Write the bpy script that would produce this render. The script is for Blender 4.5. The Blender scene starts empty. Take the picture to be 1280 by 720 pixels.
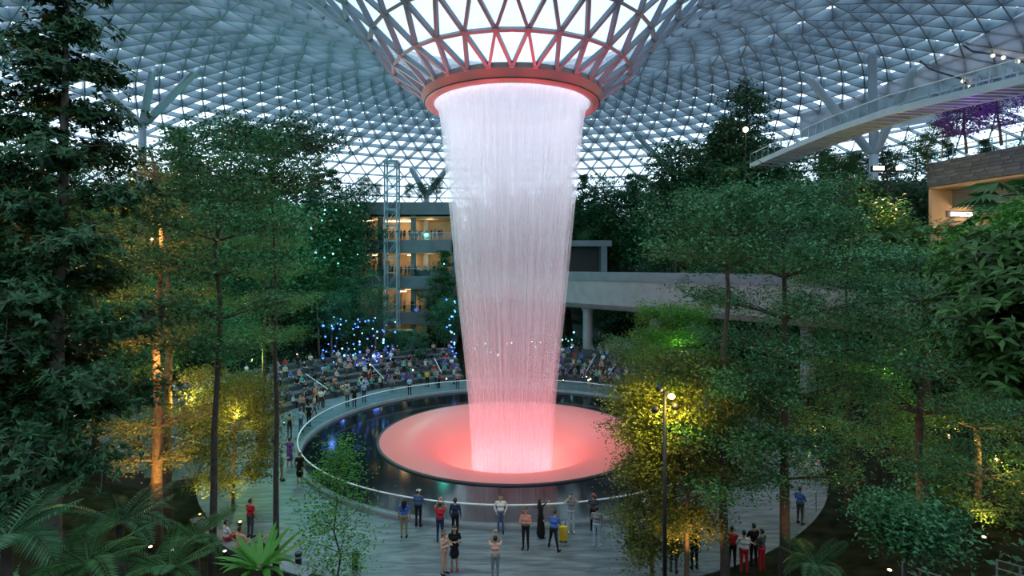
import bpy, bmesh, math, random
import numpy as np
from mathutils import Vector, Matrix
random.seed(7)
RNG = np.random.default_rng(7)
PI = math.pi
R_ = math.radians
scene = bpy.context.scene
COL = scene.collection

# ------------------------------------------------------------------ camera
F_PX, Y_HOR, CAM_Z = 700.0, 332.0, 12.7     # focal length and horizon in a 1280x720 frame
cam_data = bpy.data.cameras.new('camera')
cam_data.sensor_width = 36.0
cam_data.lens = F_PX / 1280.0 * 36.0
cam_data.shift_y = (Y_HOR - 360.0) / 1280.0
cam_data.clip_start, cam_data.clip_end = 0.1, 600
cam = bpy.data.objects.new('camera', cam_data)
COL.objects.link(cam)
cam.location = (0, 0, CAM_Z)
cam.rotation_euler = (PI / 2, 0, 0)
scene.camera = cam

# ------------------------------------------------------------------ sky and exposure
world = bpy.data.worlds.new('dusk_sky')
scene.world = world
world.use_nodes = True
bgn = world.node_tree.nodes['Background']
bgn.inputs['Color'].default_value = (0.76, 0.90, 1.0, 1)
bgn.inputs['Strength'].default_value = 7.8
vs = scene.view_settings
vs.view_transform = 'Standard'
vs.look = 'None'
vs.gamma = 1.0
vs.use_curve_mapping = False
vs.exposure = -1.0
cy = scene.cycles
cy.use_denoising = True
cy.max_bounces = 7
cy.diffuse_bounces = 3
cy.glossy_bounces = 3
cy.transmission_bounces = 4
cy.transparent_max_bounces = 20
cy.volume_bounces = 0
cy.sample_clamp_indirect = 6.0
cy.caustics_reflective = False
cy.caustics_refractive = False

CX, CY = 0.0, 42.2                          # the axis of the waterfall

def P(x, y, d):                             # the point a pixel looks at, d metres ahead
    return Vector(((x - 640) / F_PX * d, d, CAM_Z - (y - Y_HOR) / F_PX * d))
def XD(x, d):
    return (x - 640) / F_PX * d
def polar(r, deg, z=0.0):                   # around the waterfall; 0 deg is towards the camera
    a = R_(deg)
    return Vector((CX + r * math.sin(a), CY - r * math.cos(a), z))
def to_polar(x, y):
    dx, dy = x - CX, CY - y
    return math.hypot(dx, dy), math.degrees(math.atan2(dx, dy))

# ------------------------------------------------------------------ materials
MATS = {}
def new_mat(name):
    m = bpy.data.materials.new(name)
    m.use_nodes = True
    MATS[name] = m
    return m, m.node_tree, m.node_tree.nodes['Principled BSDF'], m.node_tree.nodes['Material Output']
def simple(name, col, rough=0.6, metal=0.0, var=0.15, scale=3.0, bump=0.0, emit=None, estr=0.0, spec=0.5):
    m, nt, b, out = new_mat(name)
    b.inputs['Roughness'].default_value = rough
    b.inputs['Metallic'].default_value = metal
    b.inputs['Specular IOR Level'].default_value = spec
    tc = nt.nodes.new('ShaderNodeTexCoord')
    nz = nt.nodes.new('ShaderNodeTexNoise')
    nz.inputs['Scale'].default_value = scale
    nz.inputs['Detail'].default_value = 5
    nt.links.new(tc.outputs['Object'], nz.inputs['Vector'])
    rp = nt.nodes.new('ShaderNodeValToRGB')
    c = np.array(col)
    rp.color_ramp.elements[0].position = 0.3
    rp.color_ramp.elements[1].position = 0.7
    rp.color_ramp.elements[0].color = (*np.clip(c * (1 - var), 0, 1), 1)
    rp.color_ramp.elements[1].color = (*np.clip(c * (1 + var), 0, 1), 1)
    nt.links.new(nz.outputs['Fac'], rp.inputs['Fac'])
    nt.links.new(rp.outputs['Color'], b.inputs['Base Color'])
    if bump:
        bp = nt.nodes.new('ShaderNodeBump')
        bp.inputs['Strength'].default_value = bump
        nt.links.new(nz.outputs['Fac'], bp.inputs['Height'])
        nt.links.new(bp.outputs['Normal'], b.inputs['Normal'])
    if emit:
        b.inputs['Emission Color'].default_value = (*emit, 1)
        b.inputs['Emission Strength'].default_value = estr
    return m
def leaf_mat(name, c0, c1, rough=0.45, trans=0.3):
    m, nt, b, out = new_mat(name)
    geo = nt.nodes.new('ShaderNodeNewGeometry')
    rp = nt.nodes.new('ShaderNodeValToRGB')
    rp.color_ramp.elements[0].color = (*c0, 1)
    rp.color_ramp.elements[1].color = (*c1, 1)
    nt.links.new(geo.outputs['Random Per Island'], rp.inputs['Fac'])
    nt.links.new(rp.outputs['Color'], b.inputs['Base Color'])
    b.inputs['Roughness'].default_value = rough
    b.inputs['Specular IOR Level'].default_value = 0.28
    tr = nt.nodes.new('ShaderNodeBsdfTranslucent')
    nt.links.new(rp.outputs['Color'], tr.inputs['Color'])
    mx = nt.nodes.new('ShaderNodeMixShader')
    mx.inputs['Fac'].default_value = trans
    nt.links.new(b.outputs['BSDF'], mx.inputs[1])
    nt.links.new(tr.outputs['BSDF'], mx.inputs[2])
    nt.links.new(mx.outputs['Shader'], out.inputs['Surface'])
    return m
def glow(name, col, strength):
    m, nt, b, out = new_mat(name)
    nt.nodes.remove(b)
    e = nt.nodes.new('ShaderNodeEmission')
    e.inputs['Color'].default_value = (*col, 1)
    e.inputs['Strength'].default_value = strength
    nt.links.new(e.outputs['Emission'], out.inputs['Surface'])
    return m
def glass(name, tint, refl=1.0, ior=1.5, rough=0.05, frit=0.0, fritcol=(0.5, 0.6, 0.65)):
    m, nt, b, out = new_mat(name)
    nt.nodes.remove(b)
    t = nt.nodes.new('ShaderNodeBsdfTransparent')
    t.inputs['Color'].default_value = (*tint, 1)
    g = nt.nodes.new('ShaderNodeBsdfGlossy')
    g.inputs['Roughness'].default_value = rough
    lw = nt.nodes.new('ShaderNodeLayerWeight')      # the same from both sides of the pane
    lw.inputs['Blend'].default_value = 0.5
    pw = nt.nodes.new('ShaderNodeMath'); pw.operation = 'POWER'; pw.inputs[1].default_value = 5.0
    nt.links.new(lw.outputs['Facing'], pw.inputs[0])
    f0 = ((ior - 1) / (ior + 1)) ** 2
    ma = nt.nodes.new('ShaderNodeMath'); ma.operation = 'MULTIPLY_ADD'
    ma.inputs[1].default_value = refl * (1 - f0); ma.inputs[2].default_value = f0
    nt.links.new(pw.outputs[0], ma.inputs[0])
    mx = nt.nodes.new('ShaderNodeMixShader')
    nt.links.new(ma.outputs[0], mx.inputs['Fac'])
    nt.links.new(t.outputs['BSDF'], mx.inputs[1])
    nt.links.new(g.outputs['BSDF'], mx.inputs[2])
    last = mx
    if frit:
        d = nt.nodes.new('ShaderNodeBsdfDiffuse')
        d.inputs['Color'].default_value = (*fritcol, 1)
        tl = nt.nodes.new('ShaderNodeBsdfTranslucent')
        tl.inputs['Color'].default_value = (*fritcol, 1)
        md = nt.nodes.new('ShaderNodeMixShader')
        nt.links.new(d.outputs['BSDF'], md.inputs[1])
        nt.links.new(tl.outputs['BSDF'], md.inputs[2])
        m2 = nt.nodes.new('ShaderNodeMixShader')
        m2.inputs['Fac'].default_value = frit
        nt.links.new(mx.outputs['Shader'], m2.inputs[1])
        nt.links.new(md.outputs['Shader'], m2.inputs[2])
        last = m2
    nt.links.new(last.outputs['Shader'], out.inputs['Surface'])
    return m

# ------------------------------------------------------------------ mesh helpers
def fast_mesh(name, V, Fq, smooth=False, uv=None):
    """numpy vertices (n,3) and faces (m,k) to a mesh"""
    V = np.asarray(V, np.float32)
    Fq = np.asarray(Fq, np.int32)
    me = bpy.data.meshes.new(name)
    me.vertices.add(len(V))
    me.vertices.foreach_set('co', V.ravel())
    k = Fq.shape[1]
    me.loops.add(Fq.size)
    me.loops.foreach_set('vertex_index', Fq.ravel())
    me.polygons.add(len(Fq))
    me.polygons.foreach_set('loop_start', np.arange(0, Fq.size, k, dtype=np.int32))
    try:
        me.polygons.foreach_set('loop_total', np.full(len(Fq), k, np.int32))
    except Exception:
        pass
    if smooth:
        me.polygons.foreach_set('use_smooth', np.ones(len(Fq), bool))
    if uv is not None:
        l = me.uv_layers.new(name='UVMap')
        l.data.foreach_set('uv', np.asarray(uv, np.float32).ravel())
    me.update(calc_edges=True)
    me.validate()
    return me

class MB:
    """collects simple solids and builds them as one mesh"""
    def __init__(s):
        s.v, s.f = [], []
    def add(s, verts, faces):
        n = len(s.v)
        s.v += [tuple(v) for v in verts]
        s.f += [tuple(i + n for i in f) for f in faces]
        return s
    def box(s, c, size, rz=0.0, M=None):
        hx, hy, hz = (a / 2 for a in size)
        pts = [Vector((x, y, z)) for x in (-hx, hx) for y in (-hy, hy) for z in (-hz, hz)]
        if M is None:
            M = Matrix.Rotation(rz, 3, 'Z')
        c = Vector(c)
        return s.add([c + M @ p for p in pts], [(0, 1, 3, 2), (4, 6, 7, 5), (0, 4, 5, 1), (2, 3, 7, 6), (0, 2, 6, 4), (1, 5, 7, 3)])
    def bar(s, a, b, w, h, up=Vector((0, 0, 1))):
        a, b, up = Vector(a), Vector(b), Vector(up)
        d = (b - a).normalized()
        sd = d.cross(up)
        if sd.length < 1e-5:
            sd = d.cross(Vector((1, 0, 0)))
        sd.normalize()
        u = sd.cross(d)
        M = Matrix((d, sd, u)).transposed()
        return s.box((a + b) / 2, ((b - a).length, w, h), M=M)
    def tube(s, pts, rad, n=8, cap=True):
        pts = [Vector(p) for p in pts]
        if not hasattr(rad, '__len__'):
            rad = [rad] * len(pts)
        base = len(s.v)
        ref = None
        for i, p in enumerate(pts):
            d = (pts[min(i + 1, len(pts) - 1)] - pts[max(i - 1, 0)]).normalized()
            if ref is None:
                ref = d.orthogonal().normalized()
            ref = (ref - d * ref.dot(d)).normalized()
            bi = d.cross(ref)
            for k in range(n):
                a = 2 * PI * k / n
                s.v.append(tuple(p + (ref * math.cos(a) + bi * math.sin(a)) * rad[i]))
        for i in range(len(pts) - 1):
            for k in range(n):
                a0 = base + i * n + k
                a1 = base + i * n + (k + 1) % n
                s.f.append((a0, a1, a1 + n, a0 + n))
        if cap:
            s.f.append(tuple(base + k for k in range(n))[::-1])
            e = base + (len(pts) - 1) * n
            s.f.append(tuple(e + k for k in range(n)))
        return s
    def lathe(s, prof, n=48, c=(0, 0, 0), a0=0.0, a1=2 * PI, closed_profile=False):
        full = abs((a1 - a0) - 2 * PI) < 1e-6
        m = n if full else n + 1
        base = len(s.v)
        for k in range(m):
            a = a0 + (a1 - a0) * k / n
            for r, z in prof:
                s.v.append((c[0] + r * math.sin(a), c[1] - r * math.cos(a), c[2] + z))
        L = len(prof)
        for k in range(n):
            k1 = (k + 1) % m
            for j in range(L if closed_profile else L - 1):
                j1 = (j + 1) % L
                s.f.append((base + k * L + j, base + k1 * L + j, base + k1 * L + j1, base + k * L + j1))
        if not full and closed_profile:
            s.f.append(tuple(base + j for j in range(L))[::-1])
            s.f.append(tuple(base + n * L + j for j in range(L)))
        return s
    def sphere(s, c, r, n=8, m=6, sc=(1, 1, 1)):
        c = Vector(c)
        base = len(s.v)
        for i in range(m + 1):
            t = PI * i / m
            for k in range(n):
                a = 2 * PI * k / n
                s.v.append((c.x + r * sc[0] * math.sin(t) * math.cos(a), c.y + r * sc[1] * math.sin(t) * math.sin(a), c.z + r * sc[2] * math.cos(t)))
        for i in range(m):
            for k in range(n):
                s.f.append((base + i * n + k, base + (i + 1) * n + k, base + (i + 1) * n + (k + 1) % n, base + i * n + (k + 1) % n))
        return s
    def mesh(s, name, smooth=False):
        me = bpy.data.meshes.new(name)
        me.from_pydata(s.v, [], s.f)
        if smooth:
            me.polygons.foreach_set('use_smooth', [True] * len(me.polygons))
        me.update()
        return me
    def build(s, name, m, parent=None, smooth=False):
        return obj(name, s.mesh(name, smooth), m, parent)

def obj(name, me, m=None, parent=None, loc=None):
    o = bpy.data.objects.new(name, me)
    COL.objects.link(o)
    if m is not None and me is not None:
        if isinstance(m, str):
            m = MATS[m]
        if len(me.materials) == 0:
            me.materials.append(m)
        elif me.materials[0] is not m:
            o.material_slots[0].link = 'OBJECT'
            o.material_slots[0].material = m
    if parent is not None:
        o.parent = parent
    if loc is not None:
        o.location = loc
    return o
def tag(o, label=None, cat=None, group=None, kind=None):
    if label: o['label'] = label
    if cat: o['category'] = cat
    if group: o['group'] = group
    if kind: o['kind'] = kind
    return o
def thing(name, label, cat, loc=(0, 0, 0), rz=0.0, group=None, kind=None):
    o = bpy.data.objects.new(name, None)
    o.empty_display_size = 0.2
    COL.objects.link(o)
    o.location = loc
    o.rotation_euler = (0, 0, rz)
    return tag(o, label, cat, group, kind)
def light(kind, loc, power, col, target=None, size=0.3, spot=60, blend=0.6, name='lamp_light', parent=None):
    l = bpy.data.lights.new(name, kind)
    l.energy = power
    l.color = col
    if kind == 'AREA':
        l.size = size
    else:
        l.shadow_soft_size = size
    if kind == 'SPOT':
        l.spot_size = R_(spot)
        l.spot_blend = blend
    o = bpy.data.objects.new(name, l)
    COL.objects.link(o)
    o.location = loc
    if target is not None:
        o.rotation_euler = (Vector(target) - Vector(loc)).to_track_quat('-Z', 'Y').to_euler()
    if parent is not None:
        o.parent = parent
    return o
# ------------------------------------------------------------------ palette of the setting
simple('steel_blue', (0.22, 0.30, 0.37), 0.45, 0.0, 0.06, 0.6)
simple('steel_strut', (0.33, 0.42, 0.50), 0.4, 0.0, 0.08, 0.5)
glass('roof_glass', (0.66, 0.72, 0.76), ior=1.5, frit=0.16, fritcol=(0.45, 0.56, 0.64))
glass('clear_glass', (0.86, 0.92, 0.92), ior=1.4, refl=0.6)
simple('concrete', (0.32, 0.31, 0.33), 0.7, 0, 0.12, 0.7, 0.05)
simple('dark_concrete', (0.10, 0.11, 0.13), 0.75, 0, 0.25, 0.6, 0.1)
simple('slab_grey', (0.16, 0.18, 0.21), 0.7, 0, 0.15, 0.7)
simple('soil', (0.016, 0.018, 0.011), 0.95, 0, 0.5, 1.5, 0.4, spec=0.0)
simple('white_rail', (0.75, 0.78, 0.80), 0.35, 0, 0.05, 1)
simple('kerb_stone', (0.17, 0.19, 0.22), 0.5, 0, 0.15, 1.5)
simple('step_stone', (0.055, 0.058, 0.065), 0.7, 0, 0.2, 1.2)
simple('oculus_paint', (0.30, 0.24, 0.24), 0.5, 0, 0.05, 1)
simple('basin_concrete', (0.3, 0.28, 0.28), 0.8, 0, 0.1, 0.5)
m, nt, b, out = new_mat('bowl_acrylic')
b.inputs['Base Color'].default_value = (0.40, 0.36, 0.36, 1)
b.inputs['Roughness'].default_value = 0.3
tl = nt.nodes.new('ShaderNodeBsdfTranslucent'); tl.inputs['Color'].default_value = (0.85, 0.80, 0.80, 1)
mx = nt.nodes.new('ShaderNodeMixShader'); mx.inputs['Fac'].default_value = 0.5
nt.links.new(b.outputs['BSDF'], mx.inputs[1]); nt.links.new(tl.outputs['BSDF'], mx.inputs[2])
nt.links.new(mx.outputs['Shader'], out.inputs['Surface'])
simple('dark_metal', (0.03, 0.03, 0.035), 0.5, 0.3, 0.1, 4)
simple('galvanised', (0.35, 0.38, 0.40), 0.4, 0.6, 0.1, 4)
simple('warm_wall', (0.62, 0.46, 0.30), 0.7, 0, 0.12, 0.8)
simple('soffit_timber', (0.50, 0.33, 0.20), 0.6, 0, 0.15, 1.5)

# paving: long thin slate slabs in wavy courses
m, nt, b, out = new_mat('paving')
tc = nt.nodes.new('ShaderNodeTexCoord')
mp = nt.nodes.new('ShaderNodeMapping')
mp.inputs['Scale'].default_value = (0.55, 3.2, 1)
nt.links.new(tc.outputs['Object'], mp.inputs['Vector'])
nz = nt.nodes.new('ShaderNodeTexNoise'); nz.inputs['Scale'].default_value = 1.0; nz.inputs['Detail'].default_value = 8; nz.inputs['Distortion'].default_value = 1.2
nt.links.new(mp.outputs['Vector'], nz.inputs['Vector'])
rp = nt.nodes.new('ShaderNodeValToRGB')
rp.color_ramp.elements[0].position = 0.36; rp.color_ramp.elements[0].color = (0.055, 0.075, 0.087, 1)
rp.color_ramp.elements[1].position = 0.66; rp.color_ramp.elements[1].color = (0.165, 0.198, 0.212, 1)
nt.links.new(nz.outputs['Fac'], rp.inputs['Fac'])
nt.links.new(rp.outputs['Color'], b.inputs['Base Color'])
b.inputs['Roughness'].default_value = 0.5
bp = nt.nodes.new('ShaderNodeBump'); bp.inputs['Strength'].default_value = 0.25
nt.links.new(nz.outputs['Fac'], bp.inputs['Height']); nt.links.new(bp.outputs['Normal'], b.inputs['Normal'])

# still dark pool water
m, nt, b, out = new_mat('pool_water')
b.inputs['Base Color'].default_value = (0.006, 0.008, 0.012, 1)
b.inputs['Roughness'].default_value = 0.09
b.inputs['IOR'].default_value = 1.33
nz = nt.nodes.new('ShaderNodeTexNoise'); nz.inputs['Scale'].default_value = 1.6; nz.inputs['Detail'].default_value = 3
tc = nt.nodes.new('ShaderNodeTexCoord'); nt.links.new(tc.outputs['Object'], nz.inputs['Vector'])
bp = nt.nodes.new('ShaderNodeBump'); bp.inputs['Strength'].default_value = 0.03
nt.links.new(nz.outputs['Fac'], bp.inputs['Height']); nt.links.new(bp.outputs['Normal'], b.inputs['Normal'])

# falling water: vertical threads, part open, scattering the light that hits it
def water_mat(name, lo, hi, scale_u):
    m, nt, b, out = new_mat(name)
    nt.nodes.remove(b)
    uv = nt.nodes.new('ShaderNodeUVMap')
    mp = nt.nodes.new('ShaderNodeMapping'); mp.inputs['Scale'].default_value = (scale_u, 1.1, 1)
    nt.links.new(uv.outputs['UV'], mp.inputs['Vector'])
    nz = nt.nodes.new('ShaderNodeTexNoise'); nz.noise_dimensions = '2D'
    nz.inputs['Scale'].default_value = 1.0; nz.inputs['Detail'].default_value = 3; nz.inputs['Roughness'].default_value = 0.6
    nt.links.new(mp.outputs['Vector'], nz.inputs['Vector'])
    rg = nt.nodes.new('ShaderNodeMapRange')
    rg.inputs['From Min'].default_value = 0.34; rg.inputs['From Max'].default_value = 0.68
    rg.inputs['To Min'].default_value = lo; rg.inputs['To Max'].default_value = hi
    nt.links.new(nz.outputs['Fac'], rg.inputs['Value'])
    sv = nt.nodes.new('ShaderNodeSeparateXYZ')            # the sheet is thicker where it leaves the lip
    nt.links.new(uv.outputs['UV'], sv.inputs['Vector'])
    tk = nt.nodes.new('ShaderNodeMapRange'); tk.interpolation_type = 'SMOOTHSTEP'
    tk.inputs['From Min'].default_value = 0.50; tk.inputs['From Max'].default_value = 0.98
    tk.inputs['To Min'].default_value = 0.0; tk.inputs['To Max'].default_value = 0.34
    nt.links.new(sv.outputs['Y'], tk.inputs['Value'])
    sm = nt.nodes.new('ShaderNodeMath'); sm.operation = 'ADD'; sm.use_clamp = True
    nt.links.new(rg.outputs['Result'], sm.inputs[0]); nt.links.new(tk.outputs['Result'], sm.inputs[1])
    d = nt.nodes.new('ShaderNodeBsdfDiffuse'); d.inputs['Color'].default_value = (0.84, 0.82, 0.88, 1)
    t = nt.nodes.new('ShaderNodeBsdfTranslucent'); t.inputs['Color'].default_value = (0.84, 0.82, 0.88, 1)
    md = nt.nodes.new('ShaderNodeMixShader'); md.inputs['Fac'].default_value = 0.55
    nt.links.new(d.outputs['BSDF'], md.inputs[1]); nt.links.new(t.outputs['BSDF'], md.inputs[2])
    tr = nt.nodes.new('ShaderNodeBsdfTransparent')
    mx = nt.nodes.new('ShaderNodeMixShader')
    nt.links.new(sm.outputs[0], mx.inputs['Fac'])
    nt.links.new(tr.outputs['BSDF'], mx.inputs[1]); nt.links.new(md.outputs['Shader'], mx.inputs[2])
    nt.links.new(mx.outputs['Shader'], out.inputs['Surface'])
    return m
water_mat('water_veil', 0.14, 0.34, 150)
water_mat('water_core', 0.08, 0.24, 90)

# ------------------------------------------------------------------ ground
def sstep(a, b, x):
    t = min(1, max(0, (x - a) / (b - a)))
    return t * t * (3 - 2 * t)
def ang_in(phi, a, b, soft):                # 1 inside the sector a..b (degrees, may run past 180)
    mid, half = (a + b) / 2, (b - a) / 2
    d = abs((phi - mid + 180) % 360 - 180)
    return 1 - sstep(half - soft, half + soft, d)
def ground_h(x, y):
    r, ph = to_polar(x, y)
    if r < 20.6:
        return -0.12
    base = -0.12 if r < 28.2 else 0.0
    slope = 2.2 * sstep(20.6, 29, r) + 19.0 * sstep(27, 66, r) + 0.25 * math.sin(x * .7) * math.sin(y * .6) * sstep(24, 34, r)
    canyon = ang_in(ph, -173, -151, 3)                 # the gap with the shopping levels
    slope = slope * (1 - canyon) + canyon * (0.8 * sstep(21, 40, r))
    steep = ang_in(ph, 116, 144, 5)                    # the high planted bank beyond the bridge
    slope = slope * (1 - steep) + steep * (2.2 * sstep(20.6, 29, r) + 17.5 * sstep(28.5, 42, r))
    back = ang_in(ph, 149, 187, 4)                     # under the concrete bridge
    bk = (1.4 * sstep(20.6, 30, r)) if r < 46 else 10.8 + 9 * sstep(46, 62, r)
    slope = slope * (1 - back) + back * bk
    seat = max(ang_in(ph, -165, -62, 2), ang_in(ph, 118, 170, 2))
    if 20.4 < r < 28.4:
        slope = slope * (1 - seat) + seat * -0.2
    return max(-0.12, slope)
nr, nph = 96, 300
rs = np.concatenate([np.linspace(20.5, 46, 60), np.linspace(46.3, 72, 36)])
gv, gf = [], []
for i, r in enumerate(rs):
    for k in range(nph):
        p = polar(r, 360 * k / nph - 180)
        gv.append((p.x, p.y, ground_h(p.x, p.y)))
for i in range(len(rs) - 1):
    for k in range(nph):
        gf.append((i * nph + k, i * nph + (k + 1) % nph, (i + 1) * nph + (k + 1) % nph, (i + 1) * nph + k))
ground = obj('ground', fast_mesh('ground', gv, gf, True), 'soil')
tag(ground, 'dark planted soil of the forest slopes around the plaza', kind='structure')

plaza = MB().lathe([(14.95, -0.3), (14.95, 0.0), (20.75, 0.0), (20.75, -0.3)], 160, (CX, CY, 0)).build('floor', 'paving')
tag(plaza, 'wet-looking grey slate plaza ringing the pool', kind='structure')

# ------------------------------------------------------------------ pool, funnel bowl, glass barrier
pool = thing('pool', 'dark still ring-shaped pool around the glowing funnel bowl', 'pool', (CX, CY, 0))
MB().lathe([(9.9, -0.02), (14.9, -0.02)], 160).build('water_surface', 'pool_water', pool, True)
MB().lathe([(14.9, -0.5), (14.9, 0.16), (14.96, 0.20), (15.24, 0.20), (15.3, 0.16), (15.3, -0.1)], 160).build('kerb', 'kerb_stone', pool, True)
bowl = thing('funnel_bowl', 'wide shallow acrylic funnel bowl glowing salmon pink under the waterfall', 'bowl', (CX, CY, 0))
MB().lathe([(9.9, -0.3), (9.98, 0.05), (9.86, 0.10), (9.74, 0.06)], 128).build('rim', 'dark_metal', bowl, True)
prof = []
for t in np.linspace(0, 1, 26):
    r = 9.74 - t * 6.6
    prof.append((r, 0.06 - 0.55 * t - 3.2 * t ** 3.2))
prof += [(3.0, -4.6), (2.95, -6.0), (2.9, -8.9)]
MB().lathe(prof, 128).build('dish', 'bowl_acrylic', bowl, True)

MB().lathe([(15.1, -0.3), (15.1, -9.0), (0.0, -9.0)], 96).build('light_block_basin', 'basin_concrete', pool)  # unseen basin added to stop sky light leaking in from below
barrier = thing('glass_barrier', 'curved clear glass pool barrier with thin white handrail', 'barrier', (CX, CY, 0))
npan = 72
for k in range(npan):
    a0, a1 = 2 * PI * (k + 0.02) / npan, 2 * PI * (k + 0.98) / npan
    MB().lathe([(15.09, 0.2), (15.11, 0.2), (15.11, 1.08), (15.09, 1.08)], 3, a0=a0, a1=a1, closed_profile=True).build('glass_panel', 'clear_glass', barrier)
MB().lathe([(15.06, 1.08), (15.06, 1.13), (15.08, 1.145), (15.12, 1.145), (15.14, 1.13), (15.14, 1.08)], 160, closed_profile=True).build('handrail', 'white_rail', barrier, True)

# ------------------------------------------------------------------ falling water
def veil(name, rs_, zs, matn, parent, n=220, wob=0.0, seed=0):
    rng = np.random.default_rng(seed)
    V, UV, Fc = [], [], []
    ph = rng.random(8) * 7
    L = len(rs_)
    for k in range(n + 1):
        a = 2 * PI * k / n
        w = sum(math.sin(a * (5 + 4 * i) + ph[i]) for i in range(5)) * wob
        for r, z in zip(rs_, zs):
            rr = r * (1 + w * (1 - (z + 4) / 30))
            V.append((rr * math.sin(a), -rr * math.cos(a), z))
            UV.append((k / n, z / 25))
    for k in range(n):
        for j in range(L - 1):
            Fc.append((k * L + j, (k + 1) * L + j, (k + 1) * L + j + 1, k * L + j + 1))
    Fc = np.array(Fc)
    uv = np.array(UV)[Fc.ravel()]
    return obj(name, fast_mesh(name, np.array(V), Fc, True, uv), matn, parent)
fall = thing('waterfall', 'tall round veil of falling water lit white above and pink below', 'waterfall', (CX, CY, 0))
zz = np.array([24.75, 24.62, 24.3, 23.5, 22.0, 19.5, 16.5, 13.0, 9.5, 6.0, 3.0, 0.0, -2.5, -5.5])
rr = np.array([5.95, 5.72, 5.52, 5.36, 5.18, 4.94, 4.62, 4.28, 3.94, 3.56, 3.26, 3.06, 2.94, 2.78])
veil('water_sheet', rr, zz, 'water_veil', fall, 220, 0.012, 1)
veil('water_sheet', rr * 0.955, zz, 'water_core', fall, 200, 0.016, 2)
veil('water_sheet', rr * 0.90, zz - 0.05, 'water_core', fall, 180, 0.02, 3)

# ------------------------------------------------------------------ oculus ring
oculus = thing('oculus_ring', 'thick round steel oculus ring tinted red, pouring the waterfall', 'oculus', (CX, CY, 0))
MB().lathe([(5.75, 24.9), (5.85, 24.6), (6.05, 24.5), (6.45, 24.62), (6.5, 24.68)], 128).build('lip', 'oculus_paint', oculus, True)
MB().lathe([(6.5, 24.68), (6.52, 24.70), (6.78, 25.25), (6.74, 25.6), (6.2, 25.75), (5.8, 25.6), (5.75, 24.9)], 128).build('ring_beam', 'oculus_paint', oculus, False)
MB().lathe([(6.50, 24.66), (6.55, 24.66), (6.55, 24.71), (6.50, 24.71)], 128, closed_profile=True).build('drip_edge', 'dark_metal', oculus)

# ------------------------------------------------------------------ glass dome
ctrl = np.array([(6.5, 25.55), (8.6, 27.0), (10.3, 29.0), (12.3, 31.1), (15.5, 33.4), (20.5, 35.4), (27, 36.4), (35, 36.0), (44, 33.8), (52, 29.8), (58.5, 25.0), (63, 20), (65.5, 14)])
dense = []
for i in range(len(ctrl) - 1):
    p0, p1, p2, p3 = ctrl[max(i - 1, 0)], ctrl[i], ctrl[i + 1], ctrl[min(i + 2, len(ctrl) - 1)]
    for t in np.linspace(0, 1, 20, endpoint=False):
        dense.append(0.5 * ((2 * p1) + (-p0 + p2) * t + (2 * p0 - 5 * p1 + 4 * p2 - p3) * t * t + (-p0 + 3 * p1 - 3 * p2 + p3) * t ** 3))
dense = np.array(dense + [ctrl[-1]])
arc = np.concatenate([[0], np.cumsum(np.hypot(*np.diff(dense, axis=0).T))])
def prof_at(s):
    return np.array([np.interp(s, arc, dense[:, 0]), np.interp(s, arc, dense[:, 1])])
def roof_z(x, y):
    r = to_polar(x, y)[0]
    return float(np.interp(r, dense[:, 0], dense[:, 1]))
levels, s = [], 0.0
while s < arc[-1] - 0.5:
    r, z = prof_at(s)
    N = 28 if r < 14 else (56 if r < 30 else 112)
    levels.append((s, r, z, N))
    s += 2.55 if r < 30 else 2.35
nodes, lev_nodes = [], []
for j, (s, r, z, N) in enumerate(levels):
    q = prof_at(min(s + 0.3, arc[-1])) - prof_at(max(s - 0.3, 0))
    q /= np.hypot(*q)
    nrm2 = np.array((q[1], -q[0]))          # points inside and down
    ids = []
    for k in range(N):
        a = 2 * PI * (k + 0.5 * (j % 2)) / N
        ids.append((len(nodes), a))
        nodes.append((Vector((r * math.sin(a), -r * math.cos(a), z)), Vector((nrm2[0] * math.sin(a), -nrm2[0] * math.cos(a), nrm2[1]))))
    lev_nodes.append(ids)
tris, edges = [], {}
for j in range(len(levels) - 1):
    A, B = lev_nodes[j], lev_nodes[j + 1]
    i = k = 0
    na, nb = len(A), len(B)
    while i < na or k < nb:
        aa = A[(i + 1) % na][1] + 2 * PI * ((i + 1) // na)
        bb = B[(k + 1) % nb][1] + 2 * PI * ((k + 1) // nb)
        a_, b_ = A[i % na][0], B[k % nb][0]
        if (aa <= bb and i < na) or k >= nb:
            c_ = A[(i + 1) % na][0]; i += 1
        else:
            c_ = B[(k + 1) % nb][0]; k += 1
        tris.append((j, a_, b_, c_))
        for e in ((a_, b_), (b_, c_), (a_, c_)):
            edges.setdefault(tuple(sorted(e)), j)
ceiling = thing('ceiling', 'vast triangulated glass dome dipping to a funnel over the pool', None, (CX, CY, 0), kind='structure')
rest_v, rest_f, npane = [], [], 0
camv = Vector((CX, -CY, CAM_Z))
def pane_geo(t):
    ps = [nodes[i][0] for i in t]
    ns = [nodes[i][1] for i in t]
    return [p - n * 0.02 for p, n in zip(ps, ns)] , [p + n * 0.03 for p, n in zip(ps, ns)]
def facing(c):                               # in the frame and on the side of the funnel the camera sees
    w = c + Vector((CX, CY, 0))
    if w.y < 3: return False
    x, y = 640 + w.x / w.y * F_PX, Y_HOR - (w.z - CAM_Z) / w.y * F_PX
    return -30 < x < 1310 and -60 < y < 720
order = []
for j, a_, b_, c_ in tris:
    c = (nodes[a_][0] + nodes[b_][0] + nodes[c_][0]) / 3
    near = facing(c) and c.y < 2 and j < 9
    order.append((0 if near else 1, (c - camv).length, (a_, b_, c_)))
order.sort(key=lambda t: t[:2])
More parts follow.
